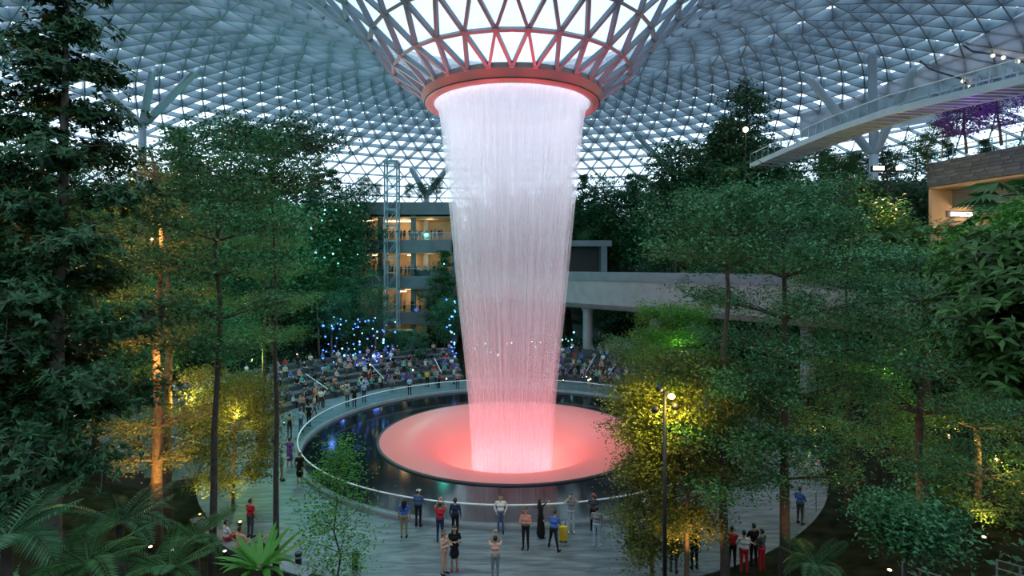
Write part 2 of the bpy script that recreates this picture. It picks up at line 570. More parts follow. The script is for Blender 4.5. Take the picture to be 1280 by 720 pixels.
for flag, dist, t in order:
    if flag == 0 and npane < 290:
        top, bot = pane_geo(t)
        MB().add(top + bot, [(0, 1, 2), (5, 4, 3), (0, 3, 4, 1), (1, 4, 5, 2), (2, 5, 3, 0)]).build('pane', 'roof_glass', ceiling)
        npane += 1
    else:
        n = len(rest_v)
        rest_v += [tuple(nodes[i][0]) for i in t]
        rest_f.append((n, n + 1, n + 2))
o = obj('glazing', fast_mesh('glazing', rest_v, rest_f), 'roof_glass', ceiling)
o['kind'] = 'stuff'
restb, nbeam = MB(), 0
el = []
for (p, q), j in edges.items():
    c = (nodes[p][0] + nodes[q][0]) / 2
    el.append((0 if (facing(c) and c.y < 2 and j < 9) else 1, (c - camv).length, p, q, j))
el.sort()
for flag, dist, p, q, j in el:
    (a, na_), (b2, nb_) = nodes[p], nodes[q]
    nn = (na_ + nb_).normalized()
    rm = math.hypot(a.x, a.y)
    w, dp = (0.20, 0.34) if j < 5 else ((0.13, 0.34 + 0.72 * sstep(14, 20, rm)) if rm < 40 else (0.12, 1.06 - 0.80 * sstep(42, 57, rm)))
    off = nn * (dp / 2 + 0.05)
    if flag == 0 and nbeam < 295:
        MB().bar(a + off, b2 + off, w, dp, nn).build('beam', 'steel_blue', ceiling)
        nbeam += 1
    else:
        restb.bar(a + off, b2 + off, w, dp, nn)
o = restb.build('beams', 'steel_blue', ceiling)
o['kind'] = 'stuff'
nd = MB()
for p, n in nodes:
    if facing(p) and p.y < 20:
        nd.tube([p + n * 0.02, p + n * 0.42], 0.19, 8)
o = nd.build('node_hubs', 'steel_blue', ceiling); o['kind'] = 'stuff'

# seating steps
def steps(a0, a1, label):
    st = thing('seating_steps', label, 'steps', (CX, CY, 0))
    for k in range(6):
        r0 = 20.72 + 1.28 * k
        MB().lathe([(r0, -0.2), (r0, 0.42 * (k + 1)), (r0 + 1.28, 0.42 * (k + 1)), (r0 + 1.28, -0.2)], 48, a0=R_(a0), a1=R_(a1), closed_profile=True).build('step', 'step_stone', st)
    return st
steps(-165, -62, 'curved dark stone seating steps below the blue-lit trees')
steps(118, 170, 'curved dark stone seating steps below the concrete bridge')
# ------------------------------------------------------------------ outer walls of the valley (behind the planting)
wl = MB().lathe([(64.2, -0.2), (65.2, -0.2), (65.2, 18.6), (64.2, 18.6)], 160, (CX, CY, 0), closed_profile=True).build('wall_outer', 'dark_concrete')
tag(wl, 'dark concrete ring wall carrying the dome', kind='structure')
w = MB().lathe([(45.9, -0.2), (46.6, -0.2), (46.6, 11.0), (45.9, 11.0)], 60, (CX, CY, 0), a0=R_(147), a1=R_(189), closed_profile=True).build('wall_back', 'dark_concrete')
tag(w, 'dark concrete retaining wall under the planted terraces', kind='structure')
for k, (r0, z1) in enumerate(((49.0, 14.4), (53.5, 18.2), (57.8, 21.0))):
    w = MB().lathe([(r0, 9), (r0 + 0.5, 9), (r0 + 0.5, z1), (r0, z1)], 60, (CX, CY, 0), a0=R_(148), a1=R_(176), closed_profile=True).build('wall_terrace', 'dark_concrete')
    tag(w, 'grey terrace wall holding one tier of forest planting', kind='structure')

# recess in the terrace wall, right of the falling water
rec = thing('service_recess', 'dark square concrete recess opening above the bridge', 'recess', (9.6, 84.6, 11.3))
MB().box((0, 0.9, 2.1), (7.4, 0.3, 4.2)).build('back_panel', 'dark_metal', rec)
for s_ in (-1, 1):
    MB().box((s_ * 4.1, -0.2, 2.3), (0.9, 2.4, 4.6)).build('jamb_pier', 'slab_grey', rec)
MB().box((0, -0.2, 4.7), (10.4, 2.6, 0.9)).build('lintel', 'slab_grey', rec)

# ------------------------------------------------------------------ lit shopping levels behind the gap
simple('balustrade_dark', (0.06, 0.07, 0.09), 0.5, 0.2, 0.1, 3)
glow('lamp_warm', (1.0, 0.72, 0.38), 9)
glow('lamp_white', (1.0, 0.95, 0.85), 8)
glow('lamp_yellow', (1.0, 0.75, 0.2), 14)
glow('lamp_blue', (0.06, 0.18, 1.0), 9)
glow('lamp_cyan', (0.25, 0.75, 1.0), 7)
glow('flood_glow', (1.0, 0.75, 0.4), 30)
glow('lamp_green', (0.2, 1.0, 0.55), 5)
mall = thing('shopping_levels', 'stacked open mall floors glowing warm behind the trees', 'building', (0, 0, 0))
BD = 86.0
x0, x1 = XD(440, BD), XD(560, BD)
xm = (x0 + x1) / 2
zl = [5.6, 11.1, 16.6, 22.4]
for i, z in enumerate(zl):
    sl = MB().box((xm, BD + 4, z - 0.95), (x1 - x0 + 2, 9, 1.9)).build('floor_slab', 'slab_grey', mall)
    if i < 3:
        bl = MB().box((xm, BD - 0.35, z + 0.58), (x1 - x0 + 2, 0.06, 1.05)).build('balustrade', 'clear_glass', mall)
        MB().box((xm, BD - 0.35, z + 1.13), (x1 - x0 + 2, 0.1, 0.06)).build('guard_rail', 'galvanised', bl)
        MB().box((xm, BD + 7.6, z + 1.9), (x1 - x0 + 2, 0.3, 3.8)).build('back_wall', 'warm_wall', mall)
        MB().box((xm, BD + 3.5, z + 3.55), (x1 - x0 + 1.6, 7.5, 0.12)).build('ceiling_panel', 'warm_wall', mall)
for s_, xx in ((-1, x0 - 1), (1, x1 + 1)):
    MB().box((xx, BD + 4, 10.4), (0.8, 9, 20.8)).build('side_wall', 'slab_grey', mall)
for xx in (x0 + 4.2, x0 + 9.3):
    MB().box((xx, BD + 0.8, 11.2), (0.7, 0.7, 22)).build('pillar', 'slab_grey', mall)
MB().box((xm, BD + 7.6, 1.9), (x1 - x0 + 2, 0.3, 5)).build('back_wall', 'warm_wall', mall)
MB().box((xm + 1.5, BD - 2.5, 1.6), (3.2, 10, 0.3), M=Matrix.Rotation(R_(-24), 3, 'X')).build('stair_flight', 'warm_wall', mall)
for (lx, z, w_) in ((466, 14.5, 2.6), (515, 14.5, 1.2), (500, 20.0, 4.6), (462, 20.1, 1.6), (515, 9.0, 2.0), (505, 8.6, 0.9)):
    MB().box((XD(lx, BD + 6), BD + 5.5, z - 0.1), (w_, 0.7, 0.16)).build('light_panel', 'lamp_warm', mall)
for z in zl[:3]:
    for q in (0.22, 0.5, 0.78):
        light('POINT', (x0 + (x1 - x0) * q, BD + 3.6, z + 2.9), 190, (1.0, 0.66, 0.34), size=0.5, name='mall_light')
light('POINT', (xm + 1, BD + 3, 3.0), 150, (1.0, 0.62, 0.25), size=0.5, name='mall_light')
# columns of products / shopfront frames on the middle floors
for z in (zl[0], zl[1]):
    for k in range(7):
        MB().box((x0 + 1.4 + k * 2.1, BD + 7.2, z + 1.2), (1.2, 0.4, 2.4)).build('shopfront', random.choice(['soffit_timber', 'slab_grey', 'warm_wall']), mall)

# panoramic lift tower in front of the levels
lift = thing('lift_tower', 'slim pale steel lattice lift shaft before the mall floors', 'lift', (XD(490, 83.5), 83.5, 0))
for sx in (-0.9, 0.9):
    for sy in (-0.9, 0.9):
        MB().box((sx, sy, 15.2), (0.22, 0.22, 25.6)).build('mast', 'steel_strut', lift)
for k in range(11):
    z = 4.6 + k * 2.35
    m_ = MB()
    for s_ in (-0.9, 0.9):
        m_.box((s_, 0, z), (0.14, 1.9, 0.14)); m_.box((0, s_, z), (1.9, 0.14, 0.14))
        m_.bar((-0.9, s_, z), (0.9, s_, z + 2.3), 0.08, 0.08)
    m_.build('bracing', 'steel_strut', lift)
MB().box((0, 0, 25.2), (1.5, 1.5, 2.4)).build('lift_car', 'clear_glass', lift)
MB().box((0, 0, 28.1), (2.2, 2.2, 0.3)).build('tower_cap', 'steel_strut', lift)

# ------------------------------------------------------------------ concrete track bridge
bridge = thing('track_bridge', 'pale concrete box-girder bridge crossing behind the trees', 'bridge', (0, 0, 0))
path = [Vector((-14, 90, 0)), Vector((-4, 83, 0)), Vector((6.7, 72, 0)), Vector((15.5, 61.5, 0)), Vector((22, 53, 0)), Vector((27.5, 45.5, 0)), Vector((34, 36.5, 0)), Vector((41, 27, 0)), Vector((50, 15, 0))]
def sweep(path, prof, closed=True):
    m_ = MB()
    L = len(prof)
    for i, p in enumerate(path):
        d = (path[min(i + 1, len(path) - 1)] - path[max(i - 1, 0)]).normalized()
        sd = Vector((d.y, -d.x, 0)).normalized()
        m_.v += [tuple(p + sd * a + Vector((0, 0, z))) for a, z in prof]
    for i in range(len(path) - 1):
        for j in range(L):
            m_.f.append((i * L + j, i * L + (j + 1) % L, (i + 1) * L + (j + 1) % L, (i + 1) * L + j))
    m_.f.append(tuple(range(L))); m_.f.append(tuple((len(path) - 1) * L + j for j in range(L))[::-1])
    return m_
sweep(path, [(-2.6, 11.0), (-2.2, 8.2), (-1.5, 7.6), (1.5, 7.6), (2.2, 8.2), (2.6, 11.0)]).build('girder', 'concrete', bridge)
for s_ in (-1, 1):
    sweep(path, [(s_ * 2.45, 11.0), (s_ * 2.75, 11.0), (s_ * 2.75, 11.9), (s_ * 2.45, 11.9)]).build('parapet', 'slab_grey', bridge)
for (px_, d) in ((735, 68.8), (819, 60.0), (1010, 49)):
    MB().lathe([(0.62, -0.1), (0.62, 7.0), (0.95, 7.7)], 20, (XD(px_, d), d, 0)).build('pier', 'concrete', bridge, True)

glass('deck_glass', (0.55, 0.62, 0.62), frit=0.5, fritcol=(0.45, 0.55, 0.55))
# ------------------------------------------------------------------ canopy footbridge
fb = thing('canopy_footbridge', 'slender arched steel footbridge with glass balustrades under the dome', 'footbridge', (0, 0, 0))
ctl = [(938, 207, 63), (985, 186, 57), (1040, 163, 51), (1110, 139, 45), (1190, 120, 39), (1290, 96, 33.5), (1420, 62, 28)]
fpath = [P(*c) for c in ctl]
fp = []
for i in range(len(fpath) - 1):
    for t in np.linspace(0, 1, 6, endpoint=False):
        fp.append(fpath[i].lerp(fpath[i + 1], t))
fp.append(fpath[-1])
for i in range(1, len(fp) - 1):             # soften the corners
    fp[i] = (fp[i - 1] + fp[i] * 2 + fp[i + 1]) / 4
flat = sweep(fp, [(-0.06, -0.32), (0.10, -0.32), (0.10, 0.32), (-0.06, 0.32)])
def sweep_off(off):
    q = []
    for i, p in enumerate(fp):
        d = (fp[min(i + 1, len(fp) - 1)] - fp[max(i - 1, 0)]); d.z = 0; d.normalize()
        q.append(p + Vector((d.y, -d.x, 0)) * off)
    return q
fl, fr = sweep_off(-0.0), sweep_off(-3.0)
simple('bridge_fascia', (0.42, 0.52, 0.55), 0.4, 0.0, 0.06, 1)
sweep(fl, [(-0.1, -0.30), (0.1, -0.30), (0.1, 0.22), (-0.1, 0.22)]).build('fascia', 'bridge_fascia', fb)
sweep(fr, [(-0.1, -0.30), (0.1, -0.30), (0.1, 0.22), (-0.1, 0.22)]).build('fascia', 'bridge_fascia', fb)
for i in range(len(fp) - 1):
    a, b2, c, d = fl[i], fl[i + 1], fr[i + 1], fr[i]
    MB().add([a, b2, c, d] + [v + Vector((0, 0, 0.06)) for v in (a, b2, c, d)], [(0, 1, 2, 3), (7, 6, 5, 4), (0, 4, 5, 1), (1, 5, 6, 2), (2, 6, 7, 3), (3, 7, 4, 0)]).build('deck_panel', 'deck_glass', fb)
    MB().bar(a - Vector((0, 0, .14)), d - Vector((0, 0, .14)), 0.22, 0.26).build('cross_beam', 'bridge_fascia', fb)
    for q in (fl, fr):
        a, b2 = q[i], q[i + 1]
        MB().bar(a + Vector((0, 0, .75)), b2 + Vector((0, 0, .75)), 0.03, 0.95).build('glass_panel', 'clear_glass', fb)
        MB().bar(a + Vector((0, 0, .2)), a + Vector((0, 0, 1.3)), 0.06, 0.06).build('post', 'galvanised', fb)
for q in (fl, fr):
    MB().tube([p + Vector((0, 0, 1.28)) for p in q], 0.04, 6).build('handrail', 'white_rail', fb, True)

# ------------------------------------------------------------------ tree columns carrying the dome
def strut_group(base, tops, label, rad=0.42):
    t = thing('dome_column', label, 'column', base)
    gz0 = ground_h(base[0], base[1]) - base[2]
    MB().tube([(0, 0, min(gz0, -.5) - .3), (0, 0, .2)], [rad * 1.1, rad], 12).build('stem', 'steel_strut', t, True)
    for top in tops:
        v = Vector(top) - Vector(base)
        MB().tube([Vector((0, 0, 0.2)), v * 0.08, v * 0.92, v], [rad * .6, rad, rad, rad * .5], 12).build('strut', 'steel_strut', t, True)
def on_roof(px_, py, d):
    p = P(px_, py, d)
    p.z = min(p.z, roof_z(p.x, p.y) - 0.5)
    return p
strut_group(P(1092, 196, 56), [on_roof(1090, 62, 56), on_roof(1010, 96, 58), on_roof(1143, 84, 54)], 'steel columns branching upward behind the arched footbridge')
strut_group(P(178, 158, 60), [on_roof(191, 48, 60), on_roof(248, 76, 62), on_roof(120, 60, 59)], 'steel columns branching upward beside the tall glossy-leaved tree', 0.4)
strut_group(P(340, 206, 79), [on_roof(348, 116, 79), on_roof(304, 134, 80), on_roof(408, 132, 80)], 'steel columns branching upward over the conifers on the slope', 0.42)
strut_group(P(533, 245, 92), [on_roof(513, 165, 92), on_roof(562, 178, 93)], 'steel columns branching upward beside the lift tower', 0.5)
strut_group(P(842, 218, 84), [on_roof(793, 146, 84), on_roof(833, 158, 86)], 'steel columns branching upward among the terrace trees', 0.4)

# ------------------------------------------------------------------ stone-clad terrace with shops, right side
terr = thing('stone_terrace', 'dark stone-clad upper terrace over a lit shop floor', 'terrace', (0, 0, 0))
simple('slate_tile_a', (0.085, 0.10, 0.13), 0.6, 0, 0.2, 2)
simple('slate_tile_b', (0.12, 0.135, 0.165), 0.6, 0, 0.2, 2)
A, B = Vector((37.4, 50.5, 0)), Vector((41.0, 31.0, 0))
dv = (B - A).normalized(); nv = Vector((-dv.y, dv.x, 0))
if nv.x > 0: nv = -nv
zt, zb = 21.9, 19.75
L = (B - A).length
Mt = Matrix((dv, nv, Vector((0, 0, 1)))).transposed()
MB().box((A + B) / 2 - nv * 4.2 + Vector((0, 0, (zt + zb) / 2)), (L, 8.2, zt - zb - 0.02), M=Mt).build('slab', 'slab_grey', terr)
rows, k = 7, 0
rh = (zt - zb) / rows
tile_cache = {}
for r_ in range(rows):
    u = -random.random() * 0.8
    while u < L:
        w_ = random.choice((0.8, 1.1, 1.4))
        a, e = max(0, u), min(L, u + w_)
        if e - a > 0.1 and u < 13:
            key = round(w_, 1)
            o = MB().box((0, 0, 0), (e - a - 0.025, 0.06 + random.random() * 0.03, rh - 0.025), M=Mt).build('tile', random.choice(['slate_tile_a', 'slate_tile_b']), terr)
            o.location = A + dv * (a + e) / 2 - nv * 0.07 + Vector((0, 0, zb + rh * (r_ + .5)))
        u += w_
MB().box((A + B) / 2 + dv * 6.5 - nv * 0.07 + Vector((0, 0, (zt + zb) / 2)), (L - 13, 0.07, zt - zb), M=Mt).build('cladding', 'slate_tile_a', terr)
MB().box((A + B) / 2 - nv * 4.2 + Vector((0, 0, zb - 0.12)), (L, 8.0, 0.2), M=Mt).build('soffit', 'soffit_timber', terr)
MB().box((A + B) / 2 - nv * 5.2 + Vector((0, 0, zb - 1.0)), (L, 5.6, 1.5), M=Mt).build('bulkhead', 'slab_grey', terr)
MB().box((A + B) / 2 - nv * 7.6 + Vector((0, 0, 16.3)), (L, 0.3, 5.4), M=Mt).build('shop_wall', 'warm_wall', terr)
MB().box((A + B) / 2 - nv * 4.2 + Vector((0, 0, 13.6)), (L, 8.0, 0.5), M=Mt).build('shop_floor', 'slab_grey', terr)
MB().box(A + dv * 0.15 - nv * 4.2 + Vector((0, 0, 16.5)), (0.3, 8.0, 6.5), M=Mt).build('end_wall', 'warm_wall', terr)
for k in range(9):
    MB().box(A + dv * (1.6 + k * 2) - nv * 7.2 + Vector((0, 0, 15.0)), (1.3, 0.5, 2.2), M=Mt).build('display_shelf', random.choice(['soffit_timber', 'slab_grey', 'warm_wall']), terr)
sgn = MB().box(A + dv * 0.36 - nv * 3.2 + Vector((0, 0, 17.35)), (0.10, 2.9, 0.60), M=Mt).build('shop_sign', 'slab_grey', terr)
for k in range(7):
    MB().box(A + dv * 0.45 - nv * (2.2 + k * .34) + Vector((0, 0, 17.35)), (0.08, .22, .34), M=Mt).build('sign_letter', 'lamp_white', sgn)
for k in range(4):
    MB().box(A + dv * 0.6 - nv * 3.2 + Vector((0, 0, 14.4 + k * .62)), (0.5, 3.4, 0.08), M=Mt).build('wall_shelf', 'soffit_timber', terr)
    MB().box(A + dv * 0.6 - nv * 3.2 + Vector((0, 0, 14.6 + k * .62)), (0.3, 3.1, 0.26), M=Mt).build('goods', random.choice(['warm_wall', 'oculus_paint', 'slab_grey']), terr)
light('POINT', A + dv * 2.2 - nv * 3.4 + Vector((0, 0, 17.2)), 220, (1.0, 0.70, 0.40), size=0.3, name='shop_light')
for q in (2.5, 6.5, 10.5, 14.5):
    light('POINT', A + dv * q - nv * 4.5 + Vector((0, 0, 16.9)), 170, (1.0, 0.66, 0.36), size=0.4, name='shop_light')
for q in (3.0, 8.0, 13.0):
    light('POINT', A + dv * q - nv * 1.2 + Vector((0, 0, 19.1)), 16, (1.0, 0.6, 0.3), size=0.3, name='soffit_light')
rail = thing('terrace_railing', 'steel post railing with glass along the stone terrace top', 'railing', (0, 0, 0))
nposts = 18
for k in range(nposts + 1):
    q = A + dv * (L * k / nposts) - nv * 0.3
    MB().box(q + Vector((0, 0, zt + .55)), (0.06, 0.06, 1.1), M=Mt).build('post', 'galvanised', rail)
    if k < nposts:
        q2 = A + dv * (L * (k + 1) / nposts) - nv * 0.3
        MB().bar(q + Vector((0, 0, zt + .5)), q2 + Vector((0, 0, zt + .5)), 0.02, 0.85).build('glass_panel', 'clear_glass', rail)
MB().bar(A - nv * .3 + Vector((0, 0, zt + 1.1)), B - nv * .3 + Vector((0, 0, zt + 1.1)), 0.08, 0.06).build('top_rail', 'galvanised', rail)
# dark planted cliff below and beside the terrace
cl = MB().box((35.6, 58.5, 16.3), (13, 9.5, 9.0), rz=R_(20)).build('wall_cliff', 'dark_concrete')
tag(cl, 'dark stone cliff wall below the branching columns', kind='structure')

# smooth grey opaque ceiling lining under the dome, with lamp-carrying seams
glass('sail_grey', (0.05, 0.05, 0.06), rough=0.3, frit=0.85, fritcol=(0.80, 0.84, 0.92))
def roof_hit(px_, py, gap):
    for d in np.arange(20, 110, .25):
        p = P(px_, py, d)
        if p.z > roof_z(p.x, p.y) - gap: return p
    return P(px_, py, 60)
lining = thing('ceiling_lining', 'smooth grey lining panel with lamp seams under the dome behind the footbridge', 'ceiling panel')
up = [(1000, 142), (1060, 126), (1123, 100), (1180, 70), (1237, 40), (1290, 12), (1340, -15)]
lo = [(1000, 172), (1060, 168), (1123, 160), (1180, 150), (1237, 140), (1290, 128), (1340, 118)]
m_ = MB()
nu = 5
for (a, b2) in zip(up, lo):
    for k in range(nu):
        t = k / (nu - 1)
        m_.v.append(tuple(roof_hit(a[0] + (b2[0] - a[0]) * t, a[1] + (b2[1] - a[1]) * t, 1.3)))
nvv = len(m_.v)
m_.v += [(x, y, z + .15) for x, y, z in m_.v]
for i in range(len(up) - 1):
    for k in range(nu - 1):
        q = (i * nu + k, i * nu + k + 1, (i + 1) * nu + k + 1, (i + 1) * nu + k)
        m_.f.append(q); m_.f.append(tuple(v + nvv for v in q[::-1]))
m_.build('panel', 'sail_grey', lining, True)
for seam, lamps in (([(1203, 56), (1215, 64), (1235, 67), (1260, 72), (1300, 84)], (.55, .68, .82, .95)), ([(1150, 76), (1162, 86), (1180, 92), (1200, 98), (1212, 108)], (.8, .95))):
    pts = [roof_hit(x, y, 1.5) for x, y in seam]
    MB().tube(pts, .09, 6).build('seam_beam', 'slab_grey', lining)
    for t in lamps:
        f_ = t * (len(pts) - 1); i = min(int(f_), len(pts) - 2)
        MB().sphere(pts[i].lerp(pts[i + 1], f_ - i) + Vector((0, -.1, -.15)), .16, 8, 5).build('lamp', 'lamp_warm', lining)

# plants hanging over the cliff face
rc = np.random.default_rng(17)
pts = []
Rz = Matrix.Rotation(R_(20), 3, 'Z')
for _ in range(2600):
    u, v = rc.uniform(-6.6, 6.6), rc.uniform(-4.6, 4.4)
    q = Rz @ Vector((u, -4.95, v)) if rc.random() < .7 else Rz @ Vector((-6.7, rc.uniform(-4.8, 4.8), v))
    pts.append(tuple(Vector((35.6, 58.5, 16.3)) + q))
CLIFF_PTS = np.array(pts)

# low planter wall where people sit, under the slim young tree
pw_ = thing('planter_wall', 'low curved stone planter wall beside the strap-leaved palm', 'planter', (CX, CY, 0))
MB().lathe([(21.15, -.2), (21.15, .36), (21.65, .36), (21.65, -.2)], 14, a0=R_(-46), a1=R_(-22), closed_profile=True).build('wall_block', 'step_stone', pw_)
MB().lathe([(21.1, .36), (21.1, .42), (21.7, .42), (21.7, .36)], 14, a0=R_(-46), a1=R_(-22), closed_profile=True).build('coping', 'kerb_stone', pw_)
# ------------------------------------------------------------------ plants
simple('bark_dark', (0.055, 0.045, 0.036), 0.9, 0, 0.35, 6, 0.4)
simple('bark_grey', (0.16, 0.14, 0.12), 0.9, 0, 0.35, 5, 0.4)
simple('bark_brown', (0.13, 0.085, 0.05), 0.9, 0, 0.3, 5, 0.4)
leaf_mat('leaf_deep', (0.010, 0.045, 0.022), (0.055, 0.165, 0.060), 0.38, 0.2)
leaf_mat('leaf_teal', (0.014, 0.075, 0.032), (0.110, 0.320, 0.130), 0.42, 0.25)
leaf_mat('leaf_green', (0.030, 0.085, 0.022), (0.085, 0.200, 0.045), 0.45, 0.3)
leaf_mat('leaf_bright', (0.040, 0.150, 0.022), (0.110, 0.330, 0.050), 0.45, 0.35)
leaf_mat('leaf_olive', (0.060, 0.090, 0.020), (0.170, 0.200, 0.045), 0.5, 0.35)
leaf_mat('leaf_far', (0.012, 0.075, 0.042), (0.075, 0.230, 0.110), 0.55, 0.3)
leaf_mat('leaf_palm', (0.016, 0.070, 0.022), (0.060, 0.170, 0.045), 0.4, 0.3)
leaf_mat('leaf_violet_lit', (0.10, 0.035, 0.20), (0.26, 0.10, 0.46), 0.5, 0.35)  # purple light on the roof garden put into the leaf colour

def unit(v):
    return v / (np.linalg.norm(v, axis=1, keepdims=True) + 1e-9)
def leaf_quads(pos, dirs, nrms, Ls, Ws):
    """rhombic leaves: centre, pointing direction, face normal, length, width"""
    dirs = unit(dirs)
    sd = unit(np.cross(nrms, dirs))
    L = Ls[:, None] / 2; W = Ws[:, None] / 2
    nn = np.cross(dirs, sd)
    v = np.stack([pos - dirs * L, pos + sd * W + nn * W * .35 - dirs * L * .1, pos + dirs * L - nn * L * .25, pos - sd * W + nn * W * .35 - dirs * L * .1], 1)
    n = len(pos)
    return v.reshape(-1, 3), np.arange(4 * n).reshape(n, 4)
def spray(centres, n_per, spread, size, rng, upb=1.2, asp=0.5, flat=True):
    c = np.repeat(np.asarray(centres), n_per, 0)
    n = len(c)
    p = c + rng.normal(size=(n, 3)) * np.asarray(spread)
    d = rng.normal(size=(n, 3)); d[:, 2] *= 0.5
    nr_ = rng.normal(size=(n, 3)) * 0.75; nr_[:, 2] += upb
    L = size * rng.uniform(.7, 1.3, n)
    return leaf_quads(p, d, nr_, L, L * asp)
def rosettes(tips, axes, n_leaf, length, rng, asp=0.32):
    n = len(tips)
    tips = np.repeat(np.asarray(tips), n_leaf, 0)
    ax = unit(np.repeat(np.asarray(axes), n_leaf, 0))
    a = rng.uniform(0, 2 * PI, n * n_leaf)
    u = unit(np.cross(ax, rng.normal(size=ax.shape)))
    lift = rng.uniform(-.25, .7, n * n_leaf)[:, None]
    d = unit(u + ax * lift)
    L = length * rng.uniform(.7, 1.25, n * n_leaf)
    nr_ = ax + rng.normal(size=ax.shape) * .25
    return leaf_quads(tips + d * L[:, None] * .5, d, nr_, L, L * asp)
def merge(parts):
    V, Fc, n = [], [], 0
    for v, f in parts:
        V.append(v); Fc.append(f + n); n += len(v)
    return np.concatenate(V), np.concatenate(Fc)

def trunk_path(h, lean, rng, n=9, wob=0.12):
    pts, p = [], Vector((0, 0, -0.25))
    for i in range(n):
        t = i / (n - 1)
        pts.append(Vector((lean[0] * t + rng.normal() * wob * t, lean[1] * t + rng.normal() * wob * t, -0.25 + (h + .25) * t)))
    return pts
def at(pts, t):
    f = t * (len(pts) - 1); i = min(int(f), len(pts) - 2)
    return pts[i].lerp(pts[i + 1], f - i)

def layered_tree(seed, h, r0, tiers, lean=(0, 0), leaf=0.11, dens=90, bark='bark_dark', leafm='leaf_teal', sides=9):
    """tiers: list of (height, reach, number of branches, rise). Flat leafy pads carried by spreading branches."""
    rng = np.random.default_rng(seed)
    tp = trunk_path(h, lean, rng)
    data = {'trunk': MB().tube(tp, [r0 * (1 - .8 * i / 8) + (.12 * r0 if i == 0 else 0) for i in range(9)], sides).mesh('trunk', True), 'branches': [], 'bark': bark, 'leaf': leafm}
    cs = []
    for (z, reach, nb, rise) in tiers:
        a0 = rng.uniform(0, 6.28)
        for k in range(nb):
            a = a0 + 6.28 * k / nb + rng.normal() * .2
            R = reach * rng.uniform(.75, 1.12)
            st = at(tp, min(.99, max(0, (z - rise * .6) / h)))
            e = Vector((math.cos(a), math.sin(a), 0)) * R
            pts = [st, st + e * .35 + Vector((0, 0, rise * .45)), st + e * .7 + Vector((0, 0, rise * .8)), st + e + Vector((0, 0, rise))]
            rb = r0 * (.30 if z < h * .7 else .2)
            m_ = MB().tube(pts, [rb, rb * .7, rb * .45, rb * .18], 6)
            for j in range(5):                       # side twigs
                t = rng.uniform(.3, .98)
                q = at(pts, t)
                a2 = a + rng.choice([-1, 1]) * rng.uniform(.4, 1.2)
                l2 = R * .42 * rng.uniform(.5, 1)
                q2 = q + Vector((math.cos(a2) * l2, math.sin(a2) * l2, rng.uniform(.0, .25) * l2))
                m_.tube([q, q.lerp(q2, .5) + Vector((0, 0, .04)), q2], [rb * .35, rb * .25, rb * .1], 4)
                cs += [q.lerp(q2, s_) for s_ in (.45, .75, 1.0)]
            cs += [at(pts, s_) for s_ in (.45, .6, .75, .9, 1.0)]
            data['branches'].append(m_.mesh('branch', True))
    cs = np.array([tuple(c) for c in cs]) + np.array((0, 0, .05))
    cs = cs + rng.normal(size=cs.shape) * np.array((.06, .06, .16))
    per = max(4, int(dens / 5))
    sp = leaf * 2.5
    V, Fc = spray(cs, per, (sp * .85, sp * .85, sp * .5), leaf, rng)
    V2, F2 = spray(cs + rng.normal(size=cs.shape) * (leaf * 3, leaf * 3, leaf * 1.8), per, (sp * .8, sp * .8, sp * .45), leaf, rng)
    data['foliage'] = fast_mesh('foliage', *merge([(V, Fc), (V2, F2)]))
    return data
def rosette_tree(seed, h, r0, shape, n_tips, leaf=0.2, bark='bark_grey', leafm='leaf_deep', nleaf=9, lean=(0, 0), z0=0.25):
    """dense crown of leaf whorls; shape(t) gives the crown radius at height fraction t"""
    rng = np.random.default_rng(seed)
    tp = trunk_path(h, lean, rng, wob=.08)
    data = {'trunk': MB().tube(tp, [r0 * (1 - .85 * i / 8) + (.1 * r0 if i == 0 else 0) for i in range(9)], 12).mesh('trunk', True), 'branches': [], 'bark': bark, 'leaf': leafm}
    tips, axes = [], []
    nb = 30
    for k in range(nb):
        t = z0 + (.97 - z0) * (k + .5) / nb
        a = k * 2.4 + rng.normal() * .2
        R = shape(t) * rng.uniform(.75, 1.15)
        st = at(tp, t)
        e = Vector((math.cos(a) * R, math.sin(a) * R, R * .15))
        pts = [st, st + e * .5 + Vector((0, 0, -.05 * R)), st + e]
        m_ = MB().tube(pts, [r0 * .22 * (1.1 - t), r0 * .14 * (1.1 - t) + .008, .006], 5)
        nt_ = int(n_tips / nb * (.35 + 1.3 * shape(t) / max(shape(s_) for s_ in (.3, .4, .5, .6))))
        for j in range(nt_):
            u = rng.uniform(.25, 1.02)
            q = at(pts, min(u, .999))
            off = Vector(rng.normal(size=3)) * (.22 + .26 * R * u * .6)
            off.z *= .55
            tip = q + off
            if rng.random() < .25:
                m_.tube([q, tip], [.012, .005], 3, False)
            tips.append(tuple(tip)); ax = off.normalized() * .6 + Vector((math.cos(a) * .35, math.sin(a) * .35, .9))
            axes.append(tuple(ax))
        data['branches'].append(m_.mesh('branch', True))
    data['foliage'] = fast_mesh('foliage', *rosettes(np.array(tips), np.array(axes), nleaf, leaf, rng))
    return data
